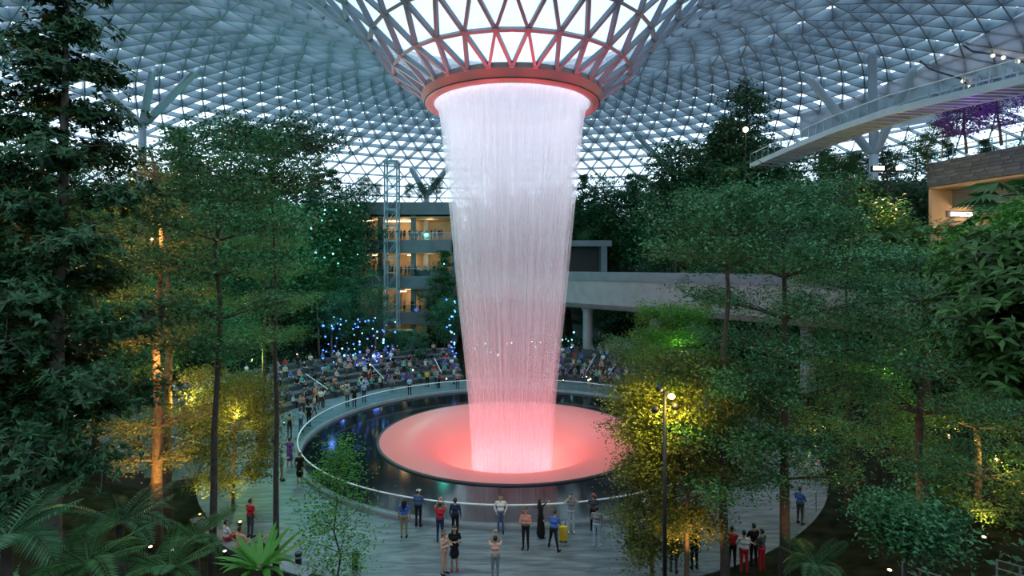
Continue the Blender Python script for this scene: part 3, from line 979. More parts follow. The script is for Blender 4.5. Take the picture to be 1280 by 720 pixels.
def lump_tree(seed, h, r0, cr, z0, n, leaf, bark='bark_brown', leafm='leaf_far', conifer=False):
    rng = np.random.default_rng(seed)
    tp = trunk_path(h * .93, (rng.normal() * .3, rng.normal() * .3), rng, 6, .1)
    data = {'trunk': MB().tube(tp, [r0 * (1 - .8 * i / 5) for i in range(6)], 7).mesh('trunk', True), 'branches': [], 'bark': bark, 'leaf': leafm, 'h': h}
    cs = []
    br = MB()
    nb = 26 if conifer else 18
    for k in range(nb):
        t = (k + .5) / nb
        a = k * 2.4 + rng.normal() * .3
        z = z0 + (h - z0) * t
        R = cr * ((1 - t) ** .75 * .95 + .06) if conifer else cr * math.sqrt(max(.05, 1 - (2 * t - .85) ** 2 / 1.4)) * rng.uniform(.65, 1.1)
        st = at(tp, min(.99, z / (h * .93) * (.97 if conifer else .86)))
        e = Vector((math.cos(a) * R, math.sin(a) * R, (-.12 if conifer else .3) * R))
        br.tube([st, st + e * .6, st + e], [r0 * .25, r0 * .14, .01], 4, False)
        for u in ((.35, .6, .8, 1) if conifer else (.5, .75, .95)):
            cs.append(tuple(st + e * u + Vector(rng.normal(size=3)) * (.12 if conifer else .3)))
    data['branches'].append(br.mesh('branches', True))
    sp = (cr * .13, cr * .13, cr * .05) if conifer else (cr * .20, cr * .20, cr * .12)
    data['foliage'] = fast_mesh('foliage', *spray(np.array(cs), max(3, n // len(cs)), sp, leaf, rng))
    return data
def plant_tree(data, loc, rz, sc, label, name='tree', group=None, leafm=None, cat='tree'):
    t = thing(name, label, cat, loc, rz, group)
    t.scale = (sc, sc, sc)
    obj('trunk', data['trunk'], data['bark'], t)
    nbr = 'branch' if len(data['branches']) > 1 else 'branches'
    for b_ in data['branches']:
        ob = obj(nbr, b_, data['bark'], t)
        if nbr == 'branches': ob['kind'] = 'stuff'
    o = obj('foliage', data['foliage'], MATS[leafm or data['leaf']], t)
    o['kind'] = 'stuff'
    return t
def gpos(px_, d):
    x = XD(px_, d)
    return Vector((x, d, ground_h(x, d)))

# near trees, one by one ------------------------------------------------------
def cone_shape(t):
    return 3.15 * (1 - t) ** .62 * min(1, (t - .18) / .15 if t > .18 else 0.05) + .25
g = gpos(61, 16)
plant_tree(rosette_tree(11, 21.5 - g.z, .27, cone_shape, 4600, .21, lean=(.55, 0), z0=.24), g, 0, 1, 'tall dense dark-green tree of glossy leaf whorls with pale straight trunk', 'whorl_leaf_tree')
g = gpos(-40, 15)
plant_tree(rosette_tree(12, 19.5 - g.z, .22, lambda t: 2.4 * (1 - t) ** .5 * min(1, t / .3) + .2, 2600, .2, z0=.2), g, 1, 1, 'dense dark-green whorl-leaved tree crowding the tall one with pale straight trunk', 'whorl_leaf_tree')
def lt(px_, d, topy, seed, r0, tiers_px, label, leafm='leaf_teal', bark='bark_dark', lean_px=0, dens=95, leaf=.125, name='layered_tree'):
    """tiers given as (pixel row, reach in pixels, branches)"""
    g = gpos(px_, d)
    h = CAM_Z - (topy - Y_HOR) / F_PX * d - g.z
    tiers = [(CAM_Z - (ty - Y_HOR) / F_PX * d - g.z, rp_ / F_PX * d, nb, rp_ / F_PX * d * .22) for ty, rp_, nb in tiers_px]
    return plant_tree(layered_tree(seed, h, r0, tiers, (lean_px / F_PX * d, 0), leaf, dens, bark, leafm), g, 0, 1, label, name)
lt(264, 19, 165, 21, .14, [(180, 60, 5), (212, 95, 5), (250, 75, 5), (285, 110, 6), (330, 90, 6), (385, 85, 5), (430, 60, 4)], 'slender dark-trunked tree with wide flat leaf layers over the path', lean_px=16)
lt(196, 24, 190, 22, .26, [(215, 60, 5), (262, 75, 5), (330, 60, 5), (420, 55, 5), (520, 62, 5), (560, 70, 4)], 'amber-lit tree with forked orange branches and sparse leaves', 'leaf_olive', 'bark_brown', dens=60)
lt(209, 27, 230, 23, .24, [(250, 60, 5), (300, 65, 5), (370, 60, 4), (470, 55, 4)], 'brown-trunked tree standing just behind the amber-lit tree', 'leaf_olive', 'bark_brown', dens=60)
lt(292, 29, 470, 24, .10, [(485, 35, 5), (505, 42, 5), (530, 48, 6), (560, 50, 6), (590, 45, 5)], 'small bushy tree glowing yellow beside the plaza edge', 'leaf_olive', 'bark_brown', dens=120)
lt(418, 15, 556, 25, .045, [(562, 10, 3), (585, 18, 4), (602, 22, 4), (625, 32, 4), (652, 38, 5), (682, 44, 5), (712, 38, 4)], 'slim young tree with open leafy tiers before the paved plaza', 'leaf_bright', 'bark_dark', dens=20, leaf=.085, name='young_tree')
lt(858, 21, 440, 31, .11, [(455, 40, 5), (480, 60, 6), (510, 70, 6), (545, 75, 6), (580, 60, 5), (640, 45, 4)], 'slender tree with golden lamp-lit leaves beside the lamp post', 'leaf_olive', 'bark_brown', dens=110)
lt(815, 21.8, 480, 32, .09, [(490, 35, 5), (515, 45, 5), (545, 50, 5), (590, 40, 5), (640, 42, 5), (680, 36, 4)], 'thin-stemmed tree with pale gold foliage overhanging the pool edge', 'leaf_olive', 'bark_brown', dens=95)
lt(906, 20, 240, 33, .18, [(255, 55, 5), (285, 85, 6), (318, 100, 6), (470, 70, 5), (540, 60, 5), (600, 50, 4)], 'tall slender tree with teal leaves and upswept forked limbs', 'leaf_teal')
lt(980, 21, 238, 34, .21, [(250, 60, 5), (280, 90, 6), (330, 110, 7), (380, 120, 7), (430, 110, 6), (480, 90, 6), (540, 85, 5), (585, 60, 4)], 'stout-trunked spreading tree with dense teal leaf layers', 'leaf_teal')
lt(1150, 20, 300, 35, .20, [(330, 70, 6), (365, 105, 7), (405, 120, 7), (450, 115, 7), (500, 100, 6), (560, 80, 5)], 'dark-trunked spreading tree with wide teal canopy over the railings', 'leaf_teal')
lt(1222, 23, 400, 36, .16, [(430, 80, 6), (470, 100, 6), (520, 90, 6), (580, 80, 5), (620, 70, 5)], 'broad dark tree behind the wide teal canopy with warm-lit lower leaves', 'leaf_green')
lt(1060, 27, 330, 37, .16, [(350, 80, 6), (400, 100, 6), (450, 90, 6), (520, 80, 5)], 'leafy tree between the two stout spreading trees', 'leaf_green')
lt(842, 31, 380, 38, .16, [(395, 40, 6), (420, 48, 6), (450, 45, 6), (490, 50, 6), (530, 45, 5)], 'rounded bright green tree before the bridge pier', 'leaf_bright', dens=130)
lt(800, 40, 425, 39, .10, [(436, 45, 6), (450, 40, 5), (490, 28, 5)], 'pale silver-green tree with one wide flat crown by the pier', 'leaf_teal', dens=120)
lt(1132, 15.5, 640, 40, .08, [(648, 34, 7), (662, 24, 5)], 'low shrub tree with one flat blue-green leaf layer', 'leaf_teal', dens=110)
lt(1305, 10.5, 262, 41, .10, [(275, 35, 5), (302, 70, 6), (322, 98, 6), (348, 90, 5)], 'fresh green fine-leaved tree leaning in beside the fan palm', 'leaf_bright', dens=100, leaf=.085)
lt(330, 38, 290, 42, .16, [(305, 40, 5), (340, 55, 6), (380, 60, 6), (420, 50, 5)], 'mid-green tree on the slope behind the slender dark-trunked tree', 'leaf_green')
lt(120, 30, 250, 43, .2, [(270, 80, 6), (330, 100, 6), (400, 110, 6), (470, 90, 5), (530, 80, 5)], 'shaded tree filling the gap behind the pale straight trunk', 'leaf_green')
lt(20, 28, 240, 44, .2, [(260, 80, 6), (340, 110, 6), (420, 110, 6), (500, 90, 5)], 'shaded broad tree behind the glossy whorl-leaved tree', 'leaf_deep')
lt(345, 22, 160, 45, .13, [(172, 70, 5), (186, 55, 5), (230, 45, 4)], 'dark fine-leaved crown reaching over the blue-lit slope', 'leaf_deep', dens=110)
# glossy big-leaved shrub at the border
g = Vector((7.25, 7.8, ground_h(7.25, 7.8)))
hh = 13.3 - g.z
plant_tree(rosette_tree(51, hh, .09, lambda t: .8 * max(.1, min(1, (t - .7) / .1)) if t > .7 else .05, 150, .17, 'bark_dark', 'leaf_green', 8, z0=.74), g, 0, 1, 'dark shrub with large oval glossy leaves under the fan palm', 'glossy_shrub', cat='shrub')

# forest on the slopes ---------------------------------------------------------
far = [lump_tree(60 + i, h, .16, cr, z0, n, lf) for i, (h, cr, z0, n, lf) in enumerate(((9, 2.6, 3, 4600, .27), (11, 2.9, 4, 5200, .28), (7.5, 2.7, 2, 4600, .25), (12, 2.4, 4, 4600, .27), (6, 2.3, 1.4, 3800, .25)))]
con = [lump_tree(80 + i, h, .14, cr, z0, n, lf, conifer=True, leafm='leaf_deep') for i, (h, cr, z0, n, lf) in enumerate(((12, 1.9, 2, 4000, .27), (9, 1.5, 1.5, 3200, .25), (14, 2.1, 3, 4600, .28)))]
rngf = np.random.default_rng(5)
ZONE = {'L': 'the blue-lit forest slope', 'B': 'the terraces above the concrete bridge', 'R': 'the slope below the arched footbridge'}
TONE = {'leaf_far': 'grey-green', 'leaf_teal': 'teal-green', 'leaf_green': 'fresh green', 'leaf_deep': 'blackish green'}
def far_tree(x, y, zone, conifer, sc, leafm=None, topz=None):
    z = ground_h(x, y)
    d = con[rngf.integers(len(con))] if conifer else far[rngf.integers(len(far))]
    if topz is not None: sc = min(1.9, max(.4, (topz - z) / (d['h'] * 1.06)))
    size = 'tall' if sc > 1.0 else ('low' if sc < .75 else 'mid-height')
    place = ('high on ' if z > 13 else ('at the foot of ' if z < 5 else 'halfway up ')) + ZONE[zone]
    if conifer:
        lab = size + ' slender dark conifer ' + place
    else:
        lab = size + ' rounded ' + TONE[leafm] + ' broadleaf tree ' + place
    plant_tree(d, (x, y, z), rngf.uniform(0, 6.28), sc, lab, 'conifer' if conifer else 'broadleaf_tree', lab.replace('tree ', 'trees ').replace('conifer ', 'conifers '), leafm)
placed = []
def ok_far(x, y, gap):
    if any((x - a) ** 2 + (y - b_) ** 2 < gap * gap for a, b_ in placed): return False
    placed.append((x, y)); return True
LM = ['leaf_far', 'leaf_far', 'leaf_teal', 'leaf_green', 'leaf_deep']
n_try = 0
for zone, a0, a1, r0, r1, want in (('L', -150, -52, 29, 61, 84), ('B', 148, 179, 47.5, 60, 44), ('R', 50, 146, 30.5, 58, 84), ('L', -200, -172, 44, 64, 14)):
    got = 0
    for _ in range(3000):
        if got >= want: break
        ph, r = rngf.uniform(a0, a1), math.sqrt(rngf.uniform(r0 ** 2, r1 ** 2))
        p = polar(r, ph)
        if p.y < 27: continue
        px_ = 640 + p.x / p.y * F_PX
        if not (-60 < px_ < 1340): continue
        if abs(px_ - 490) < 62 and p.y > 62 : continue
        if math.hypot(p.x - 34.6, p.y - 57.5) < 8 or (p.x > 35 and 28 < p.y < 52): continue
        if any(abs((p.x - (a.x + (b_.x - a.x) * t)) ) < 4.5 and abs(p.y - (a.y + (b_.y - a.y) * t)) < 4.5 for a, b_ in zip(path[:-1], path[1:]) for t in (0, .25, .5, .75, 1)): continue
        if not ok_far(p.x, p.y, 3.2): continue
        cf = rngf.random() < .28
        room = (roof_z(p.x, p.y) - ground_h(p.x, p.y) - 1) / 13.0
        sc = min(rngf.uniform(.75, 1.15), room)
        if sc < .3: continue
        far_tree(p.x, p.y, zone, cf, sc, None if cf else LM[rngf.integers(5)])
        got += 1
# framing trees beside the lift tower and in the gap
for px_, d, sc, cf in ((452, 74, .9, False), (428, 70, 1.0, False), (556, 78, 1.25, True), (545, 80, 1.05, False), (470, 66, .72, False), (500, 68, .62, False), (415, 64, .9, False), (560, 72, .8, False), (440, 84, 1.5, False), (524, 66, .5, False)):
    far_tree(XD(px_, d), d, 'L', cf, sc, 'leaf_far' if not cf else None)
for px_, d, sc, lm in ((735, 87.5, .7, 'leaf_teal'), (778, 86, .75, 'leaf_far'), (806, 80, .8, 'leaf_green'), (965, 55, 1.45, 'leaf_far'), (1000, 52, 1.5, 'leaf_green'), (1035, 50, 1.45, 'leaf_far'), (1068, 51, 1.6, 'leaf_deep'), (1100, 49, 1.35, 'leaf_green'), (1128, 49, 1.25, 'leaf_far'), (905, 62, 1.5, 'leaf_far'), (940, 66, 1.6, 'leaf_teal'), (872, 70, 1.5, 'leaf_deep'), (900, 69, 1.7, 'leaf_far'), (925, 70, 1.6, 'leaf_deep'), (845, 74, 1.4, 'leaf_far'), (812, 87, 1.2, 'leaf_deep'), (790, 88, 1.3, 'leaf_far'), (765, 90, 1.35, 'leaf_deep'), (742, 90, 1.3, 'leaf_far'), (722, 91, 1.2, 'leaf_deep'), (700, 92, 1.3, 'leaf_far'), (676, 92, 1.2, 'leaf_deep'), (650, 93, 1.1, 'leaf_far'), (622, 93, 1.25, 'leaf_far'), (596, 92, 1.2, 'leaf_deep'), (885, 74, 1.4, 'leaf_green')):
    far_tree(XD(px_, d), d, 'B' if px_ < 820 else 'R', False, sc, lm)
# tall skyline trees whose tops stand out against the dome
for px_, d, topy, cf, lm, zn in ((232, 58, 120, True, None, 'L'), (205, 56, 95, True, None, 'L'), (268, 62, 165, False, 'leaf_far', 'L'), (296, 68, 190, True, None, 'L'), (318, 72, 195, False, 'leaf_deep', 'L'), (338, 74, 178, True, None, 'L'), (362, 76, 185, False, 'leaf_far', 'L'), (384, 77, 200, True, None, 'L'), (402, 78, 188, False, 'leaf_teal', 'L'), (422, 80, 196, True, None, 'L'), (438, 82, 205, False, 'leaf_far', 'L'), (352, 66, 215, False, 'leaf_teal', 'L'), (395, 70, 222, False, 'leaf_far', 'L'), (425, 74, 228, False, 'leaf_deep', 'L'),
        (728, 90, 186, True, None, 'B'), (748, 89, 180, False, 'leaf_far', 'B'), (772, 88, 172, False, 'leaf_deep', 'B'), (795, 88, 170, True, None, 'B'), (818, 85, 172, False, 'leaf_far', 'B'), (852, 74, 152, False, 'leaf_deep', 'R'), (876, 71, 140, False, 'leaf_far', 'R'), (900, 69, 128, True, None, 'R'), (915, 68, 132, False, 'leaf_deep', 'R'), (938, 68, 160, False, 'leaf_far', 'R'), (838, 79, 190, False, 'leaf_teal', 'R')):
    x = XD(px_, d)
    gz_ = ground_h(x, d)
    tz = min(P(px_, topy, d).z, roof_z(x, d) - .8)
    far_tree(x, d, zn, cf, 1.0, lm, min(tz, roof_z(x, d) - 2.2))
# trees on the mall roof
for px_, d, sc, lm in ((455, 87.5, .52, 'leaf_far'), (470, 89, .42, 'leaf_deep'), (512, 88, .40, 'leaf_far'), (545, 88, .52, 'leaf_deep'), (528, 90, .45, 'leaf_far')):
    plant_tree(far[0], (XD(px_, d), d, zl[3]), rngf.uniform(0, 6), sc, 'small leafy tree on the mall roof beside the lift tower', 'roof_garden_tree', 'trees on the mall roof', lm)
# roof-garden trees behind the footbridge, two in violet light
for px_, d, z, sc, lm in ((1208, 45.0, 21.9, .74, 'leaf_violet_lit'), (1252, 42.0, 21.9, .70, 'leaf_violet_lit'), (1178, 47.5, 21.9, .40, 'leaf_deep'), (1160, 50.0, 21.0, .36, 'leaf_green'), (1105, 58, 21.0, .62, 'leaf_deep'), (1035, 60, 21.0, .5, 'leaf_green'), (1060, 58, 21.0, .3, 'leaf_green')):
    x = XD(px_, d)
    lab = 'violet-lit roof-garden tree on the stone terrace' if lm == 'leaf_violet_lit' else 'small leafy roof-garden tree near the branching columns'
    plant_tree(far[2 if lm == 'leaf_violet_lit' else rngf.integers(5)], (x, d, z), rngf.uniform(0, 6), sc, lab, 'roof_garden_tree', 'violet roof-garden trees' if lm == 'leaf_violet_lit' else 'roof-garden trees by the columns', lm)

# undergrowth: uncountable low leaves all over the slopes
pts = []
for _ in range(26000):
    ph, r = rngf.uniform(-180, 180), math.sqrt(rngf.uniform(28.6 ** 2, 63 ** 2))
    if abs(ph) > 48 or r < 37:
        p = polar(r, ph)
        if p.y < 6 or not (-80 < 640 + p.x / p.y * F_PX < 1360): continue
        if -173 < ph < -151 and r > 30: continue
        z = ground_h(p.x, p.y)
        pts.append((p.x, p.y, z + abs(rngf.normal()) * .45 * (0.6 if p.y < 20 else 1)))
pts = np.array(pts)
V, Fc = spray(pts, 4, (.35, .35, .2), .30, rngf, .9)
ug = obj('undergrowth', fast_mesh('undergrowth', V, Fc), 'leaf_far')
tag(ug, 'low leafy undergrowth carpeting the forest slopes', 'undergrowth', kind='stuff')

V, Fc = spray(CLIFF_PTS, 5, (.4, .4, .45), .34, rngf, .5)
tag(obj('hanging_foliage', fast_mesh('hanging_foliage', V, Fc), 'leaf_far'), 'leafy creepers covering the dark cliff wall', 'creeper', kind='stuff')

# palms and ferns ----------------------------------------------------------------
def strap_leaf(length, width, arch, seed, seg=7):
    m_ = MB()
    rng = np.random.default_rng(seed)
    for i in range(seg + 1):
        t = i / seg
        y = length * (t * (1 - arch * .25 * t)); z = length * (.85 * t - arch * t * t)
        w_ = width * math.sin(PI * min(.999, .12 + .88 * t)) ** .7 / 2
        m_.v += [(-w_, y, z + .25 * w_), (0, y, z), (w_, y, z + .25 * w_)]
    for i in range(seg):
        a = 3 * i
        m_.f += [(a, a + 1, a + 4, a + 3), (a + 1, a + 2, a + 5, a + 4)]
    return m_.mesh('leaf', True)
def strap_palm(loc, n, length, width, label, leafm, seed):
    t = thing('strap_leaf_palm', label, 'palm', loc)
    rng = np.random.default_rng(seed)
    MB().lathe([(.16, -.4), (.18, .1), (.10, .45), (.02, .5)], 10).build('stem', 'bark_brown', t, True)
    meshes = [strap_leaf(length * q, width, a, seed + i) for i, (q, a) in enumerate(((1, .15), (.95, .35), (.9, .55), (.85, .8), (.75, .05)))]
    for k in range(n):
        o = obj('leaf', meshes[k % 5], leafm, t)
        o.location = (0, 0, .35)
        o.rotation_euler = (rng.normal() * .12, rng.normal() * .12, k * 2.399)
        s_ = rng.uniform(.85, 1.1); o.scale = (s_, s_, s_)
def pinnate(length, n, lw, arch):
    m_ = MB()
    pts = []
    for i in range(n + 1):
        t = i / n
        pts.append(Vector((0, length * (t - .15 * arch * t * t), length * (.75 * t - arch * t * t))))
    m_.tube(pts, [.022 * (1 - .8 * i / n) for i in range(n + 1)], 4, False)
    for i in range(2, n + 1):
        t = i / n
        ll = lw * math.sin(PI * (.1 + .86 * t)) ** .6
        d = (pts[i] - pts[i - 1]).normalized()
        for s_ in (-1, 1):
            a = pts[i]
            tip = a + Vector((s_ * ll, 0, -.18 * ll)) + d * ll * .55
            wv = d * (length / n * .42)
            mid = a.lerp(tip, .45)
            m_.add([a - wv * .4, mid - wv + Vector((0, 0, .02)), tip, mid + wv], [(0, 1, 2, 3)])
    return m_.mesh('frond', False)
def feather_palm(loc, n, length, label, leafm, seed, stem=.6, name='feather_palm', cat='palm', lw=.42, group=None):
    t = thing(name, label, cat, loc, 0, group)
    rng = np.random.default_rng(seed)
    MB().tube([(0, 0, -.4), (.02, 0, stem * .5), (0, 0, stem)], [.13, .11, .09], 8).build('stem', 'bark_dark', t, True)
    ms = [pinnate(length * q, 22, lw, a) for q, a in ((1, .45), (.95, .75), (.85, .2), (.9, .95))]
    for k in range(n):
        o = obj('frond', ms[k % 4], leafm, t)
        o.location = (0, 0, stem)
        o.rotation_euler = (rng.normal() * .1, rng.normal() * .1, k * 2.399 + rng.normal() * .2)
def fan_leaf(R, n, droop):
    m_ = MB()
    m_.tube([(0, 0, 0), (0, R * .5, R * .35), (0, R * .95, R * .5)], [.018, .014, .01], 4, False)
    c = Vector((0, R * .95, R * .5))
    for k in range(n):
        a = -1.9 + 3.8 * k / (n - 1)
        d = Vector((math.sin(a), math.cos(a), .25 - droop * .3))
        sd = Vector((math.cos(a), -math.sin(a), 0)) * R * .055
        tip = c + d.normalized() * R * (.85 - .12 * abs(a)) - Vector((0, 0, droop * R * .2))
        mid = c.lerp(tip, .55) + Vector((0, 0, .05 * R))
        m_.add([c, mid - sd, tip, mid + sd], [(0, 1, 2, 3)])
    return m_.mesh('frond', False)
def fan_palm(loc, n, R, stem, label, leafm, seed):
    t = thing('fan_palm', label, 'palm', loc)
    rng = np.random.default_rng(seed)
    MB().tube([(0, 0, -.4), (.03, 0, stem * .5), (0, 0, stem)], [.15, .12, .10], 8).build('stem', 'bark_dark', t, True)
    ms = [fan_leaf(R, 19, q) for q in (.2, .7, 1.2)]
    for k in range(n):
        o = obj('frond', ms[k % 3], leafm, t)
        o.location = (0, 0, stem)
        o.rotation_euler = (rng.uniform(-.7, .35), rng.normal() * .15, k * 2.399)
def gz(px_, d, lift=0.0):
    x = XD(px_, d); return Vector((x, d, ground_h(x, d) + lift))
def stem_to(px_, py, d):                    # stem length that lifts a crown to a pixel row
    return P(px_, py, d).z - ground_h(XD(px_, d), d)
p = gz(326, 13.5); strap_palm(Vector((p.x, p.y, P(326, 716, 13.5).z - .3)), 34, 1.15, .16, 'strap-leaved palm with upright bright green blades beside the crouching group', 'leaf_bright', 5)
MB().tube([(p.x, p.y, p.z - .3), (p.x, p.y, P(326, 716, 13.5).z)], [.16, .14], 8).build('stem', 'bark_brown', bpy.data.objects['strap_leaf_palm']).matrix_parent_inverse = Matrix.Translation(-Vector((p.x, p.y, P(326, 716, 13.5).z - .3)))
feather_palm(gz(8, 11.5), 16, 1.6, 'big dark feather palm at the foot of the pale straight trunk', 'leaf_deep', 1, stem_to(8, 672, 11.5), lw=.4)
feather_palm(gz(150, 16), 16, 1.7, 'dark cycad-like palm between pale trunk and amber-lit tree', 'leaf_deep', 2, stem_to(150, 655, 16), name='cycad', lw=.34)
feather_palm(gz(110, 12.5), 14, 1.5, 'green arching fern clump beside the pale straight trunk', 'leaf_palm', 3, stem_to(110, 705, 12.5), name='fern', cat='fern', lw=.3)
feather_palm(gz(212, 13.5), 15, 1.4, 'fern clump under the amber-lit tree', 'leaf_palm', 4, stem_to(212, 712, 13.5), name='fern', cat='fern', lw=.28)
feather_palm(gz(245, 17), 14, 1.4, 'arching palm behind the strap-leaved palm', 'leaf_palm', 6, stem_to(245, 672, 17), name='fern', cat='fern', lw=.28)
fan_palm(gz(1292, 12), 14, .85, stem_to(1292, 262, 12), 'fan palm with spiky green fronds below the stone terrace', 'leaf_palm', 7)
feather_palm(gz(1100, 30), 14, 1.9, 'tree fern with arching fronds behind the bridge parapet', 'leaf_palm', 8, stem_to(1100, 300, 30), name='tree_fern', cat='fern', lw=.4)
feather_palm(gz(1160, 31), 14, 1.9, 'tree fern growing below the stone terrace end', 'leaf_palm', 9, stem_to(1160, 292, 31), name='tree_fern', cat='fern', lw=.4)
feather_palm(gz(1020, 19), 12, 1.4, 'dark arching palm at the foot of the stout-trunked tree', 'leaf_deep', 10, stem_to(960, 655, 19) if False else 1.2, name='cycad', lw=.3)
feather_palm(gz(918, 56), 12, 2.0, 'palm with drooping fronds below the footbridge end', 'leaf_palm', 11, stem_to(918, 215, 56), name='feather_palm', lw=.4)
feather_palm(gz(465, 69), 12, 1.7, 'pale palm before the mall floors', 'leaf_far', 12, stem_to(458, 345, 69), name='feather_palm', lw=.4)
# ------------------------------------------------------------------ people: one continuous body surface each
PCOL = {
    'white': (0.62, 0.63, 0.64), 'black': (0.012, 0.012, 0.015), 'navy': (0.02, 0.03, 0.08), 'red': (0.45, 0.02, 0.03), 'blue': (0.05, 0.12, 0.42),
    'light blue': (0.25, 0.40, 0.58), 'grey': (0.22, 0.23, 0.25), 'dark grey': (0.06, 0.065, 0.075), 'pink': (0.52, 0.22, 0.20), 'peach': (0.60, 0.34, 0.26), 'beige': (0.48, 0.38, 0.28),
    'khaki': (0.26, 0.20, 0.12), 'teal': (0.05, 0.33, 0.30), 'purple': (0.14, 0.07, 0.25), 'denim': (0.06, 0.10, 0.22), 'pale denim': (0.33, 0.42, 0.52), 'yellow': (0.60, 0.42, 0.04), 'orange': (0.5, 0.16, 0.03), 'green': (0.06, 0.22, 0.07)}
for n_, c_ in PCOL.items():
    simple('cloth ' + n_, c_, 0.85, 0, 0.12, 9, spec=0.2)
for n_, c_ in {'tan': (0.42, 0.25, 0.16), 'fair': (0.58, 0.38, 0.28), 'brown': (0.22, 0.12, 0.075)}.items():
    simple('skin ' + n_, c_, 0.55, 0, 0.06, 9)
simple('hair black', (0.010, 0.009, 0.009), 0.5, 0, 0.2, 20)
simple('hair brown', (0.11, 0.055, 0.028), 0.5, 0, 0.2, 20)
simple('hair auburn', (0.30, 0.06, 0.04), 0.5, 0, 0.2, 20)
simple('lip', (0.35, 0.12, 0.10), 0.5, 0, 0.05, 9)
SKIN, SHIRT, LEGS, SHOE, HAIR, EYE, LIP = range(7)

def body_prims(arms='down', legs='stand', sleeve='short', skirt=None, hair='short', turn=0.0, hair_on=True):
    """list of (p0, p1, r0, r1, region, (sx, sy)); the figure faces -Y, feet at z = 0"""
    S = []
    def cap(a, b_, r0, r1, reg, sc=(1, 1)):
        S.append((Vector(a), Vector(b_), r0, r1, reg, sc))
    sit = legs == 'sit'
    dz = -.46 if sit else (-.10 if legs == 'apart' else 0)
    lean = Vector((0, -.10, 0)) if legs == 'apart' else Vector((0, 0, 0))
    def U(x, y, z):                                # upper body point
        k = max(0, (z - .95)) / .65
        return Vector((x, y, z + dz)) + lean * k * 1.6
    # trunk
    cap(U(-.075, 0, .97), U(.075, 0, .97), .115, .115, LEGS, (1, .95))
    cap(U(-.055, 0, 1.08), U(.055, 0, 1.08), .108, .108, SHIRT)
    cap(U(-.075, .005, 1.27), U(.075, .005, 1.27), .112, .112, SHIRT)
    cap(U(-.13, .01, 1.39), U(.13, .01, 1.39), .068, .068, SHIRT)
    cap(U(0, .01, 1.42), U(0, -.005, 1.53), .058, .052, SKIN)
    # head, nose, ears, eyes, mouth
    cap(U(0, -.005, 1.585), U(0, .005, 1.635), .082, .095, SKIN)
    cap(U(0, -.092, 1.615), U(0, -.108, 1.59), .010, .016, SKIN)
    for s in (-1, 1):
        cap(U(s * .092, .005, 1.60), U(s * .094, .005, 1.63), .014, .016, SKIN)
        cap(U(s * .034, -.086, 1.628), U(s * .036, -.088, 1.628), .012, .012, EYE)
    cap(U(-.02, -.084, 1.56), U(.02, -.084, 1.56), .011, .011, LIP)
    if hair_on:
        cap(U(0, .025, 1.645), U(0, .012, 1.665), .093, .088, HAIR)
        if hair == 'long':
            cap(U(0, .055, 1.62), U(0, .105, 1.34), .085, .060, HAIR)
            for s in (-1, 1):
                cap(U(s * .07, .03, 1.62), U(s * .09, .05, 1.40), .042, .03, HAIR)
    # arms
    poses = {
        'down': [((-1), (.235, .02, 1.14), (.245, -.06, .90)), (1, (.235, .02, 1.14), (.245, -.06, .90))],
        'photo': [(-1, (.24, -.20, 1.44), (.085, -.24, 1.72)), (1, (.24, -.20, 1.44), (.085, -.24, 1.72))],
        'face': [(-1, (.30, -.13, 1.40), (.10, -.14, 1.62)), (1, (.30, -.13, 1.40), (.10, -.14, 1.62))],
        'chest': [(-1, (.25, -.06, 1.14), (.07, -.27, 1.22)), (1, (.25, -.06, 1.14), (.07, -.27, 1.22))],
        'pocket': [(-1, (.28, .06, 1.15), (.19, -.04, .96)), (1, (.28, .06, 1.15), (.19, -.04, .96))],
        'one': [(-1, (.235, .02, 1.14), (.245, -.06, .90)), (1, (.27, -.16, 1.28), (.20, -.34, 1.46))],
        'lap': [(-1, (.25, -.10, 1.12), (.12, -.32, 1.06)), (1, (.25, -.10, 1.12), (.12, -.32, 1.06))],
        'swing': [(-1, (.24, -.08, 1.14), (.22, -.24, .98)), (1, (.24, .10, 1.14), (.25, .10, .90))]}
    for s, e, w in poses[arms]:
        sh, el, wr = U(s * .185, .01, 1.395), U(s * e[0], e[1], e[2]), U(s * w[0], w[1], w[2])
        mid = sh.lerp(el, .62)
        cap(sh, mid, .058, .050, SHIRT)
        cap(mid, el, .047, .041, SHIRT if sleeve == 'long' else SKIN)
        cap(el, wr, .041, .029, SHIRT if sleeve == 'long' else SKIN)
        d = (wr - el).normalized()
        palm = wr + d * .075
        cap(wr, palm, .030, .036, SKIN)
        ac = d.cross(Vector((0, 1, 0.3))).normalized() if abs(d.y) < .9 else Vector((1, 0, 0))
        curl = d.cross(ac).normalized()
        if curl.y > 0: curl = -curl
        for k, ln in enumerate((.062, .074, .070, .054)):   # fingers, unequal and bent
            b0 = palm + ac * (k - 1.5) * .021
            b1 = b0 + d * ln * .6 + curl * .012
            cap(b0, b1, .0105, .010, SKIN); cap(b1, b1 + d * ln * .45 + curl * .03, .0098, .009, SKIN)
        t0 = wr + d * .03 - ac * .032
        cap(t0, t0 + d * .04 - ac * .025, .013, .011, SKIN)
    # legs
    bare = skirt in ('short', 'knee')
    reg = SKIN if bare else LEGS
    wide = .016 if skirt == 'wide' else 0
    def leg(hip, kn, an, toe):
        cap(hip, kn, .088, .060 + wide, reg); cap(kn, an, .057 + wide, .040 + wide * 2.2, reg)
        heel = an + Vector((0, .035, -.035)); cap(an, heel, .040, .038, SHOE if not bare else SKIN); cap(heel, toe, .038, .036, SHOE)
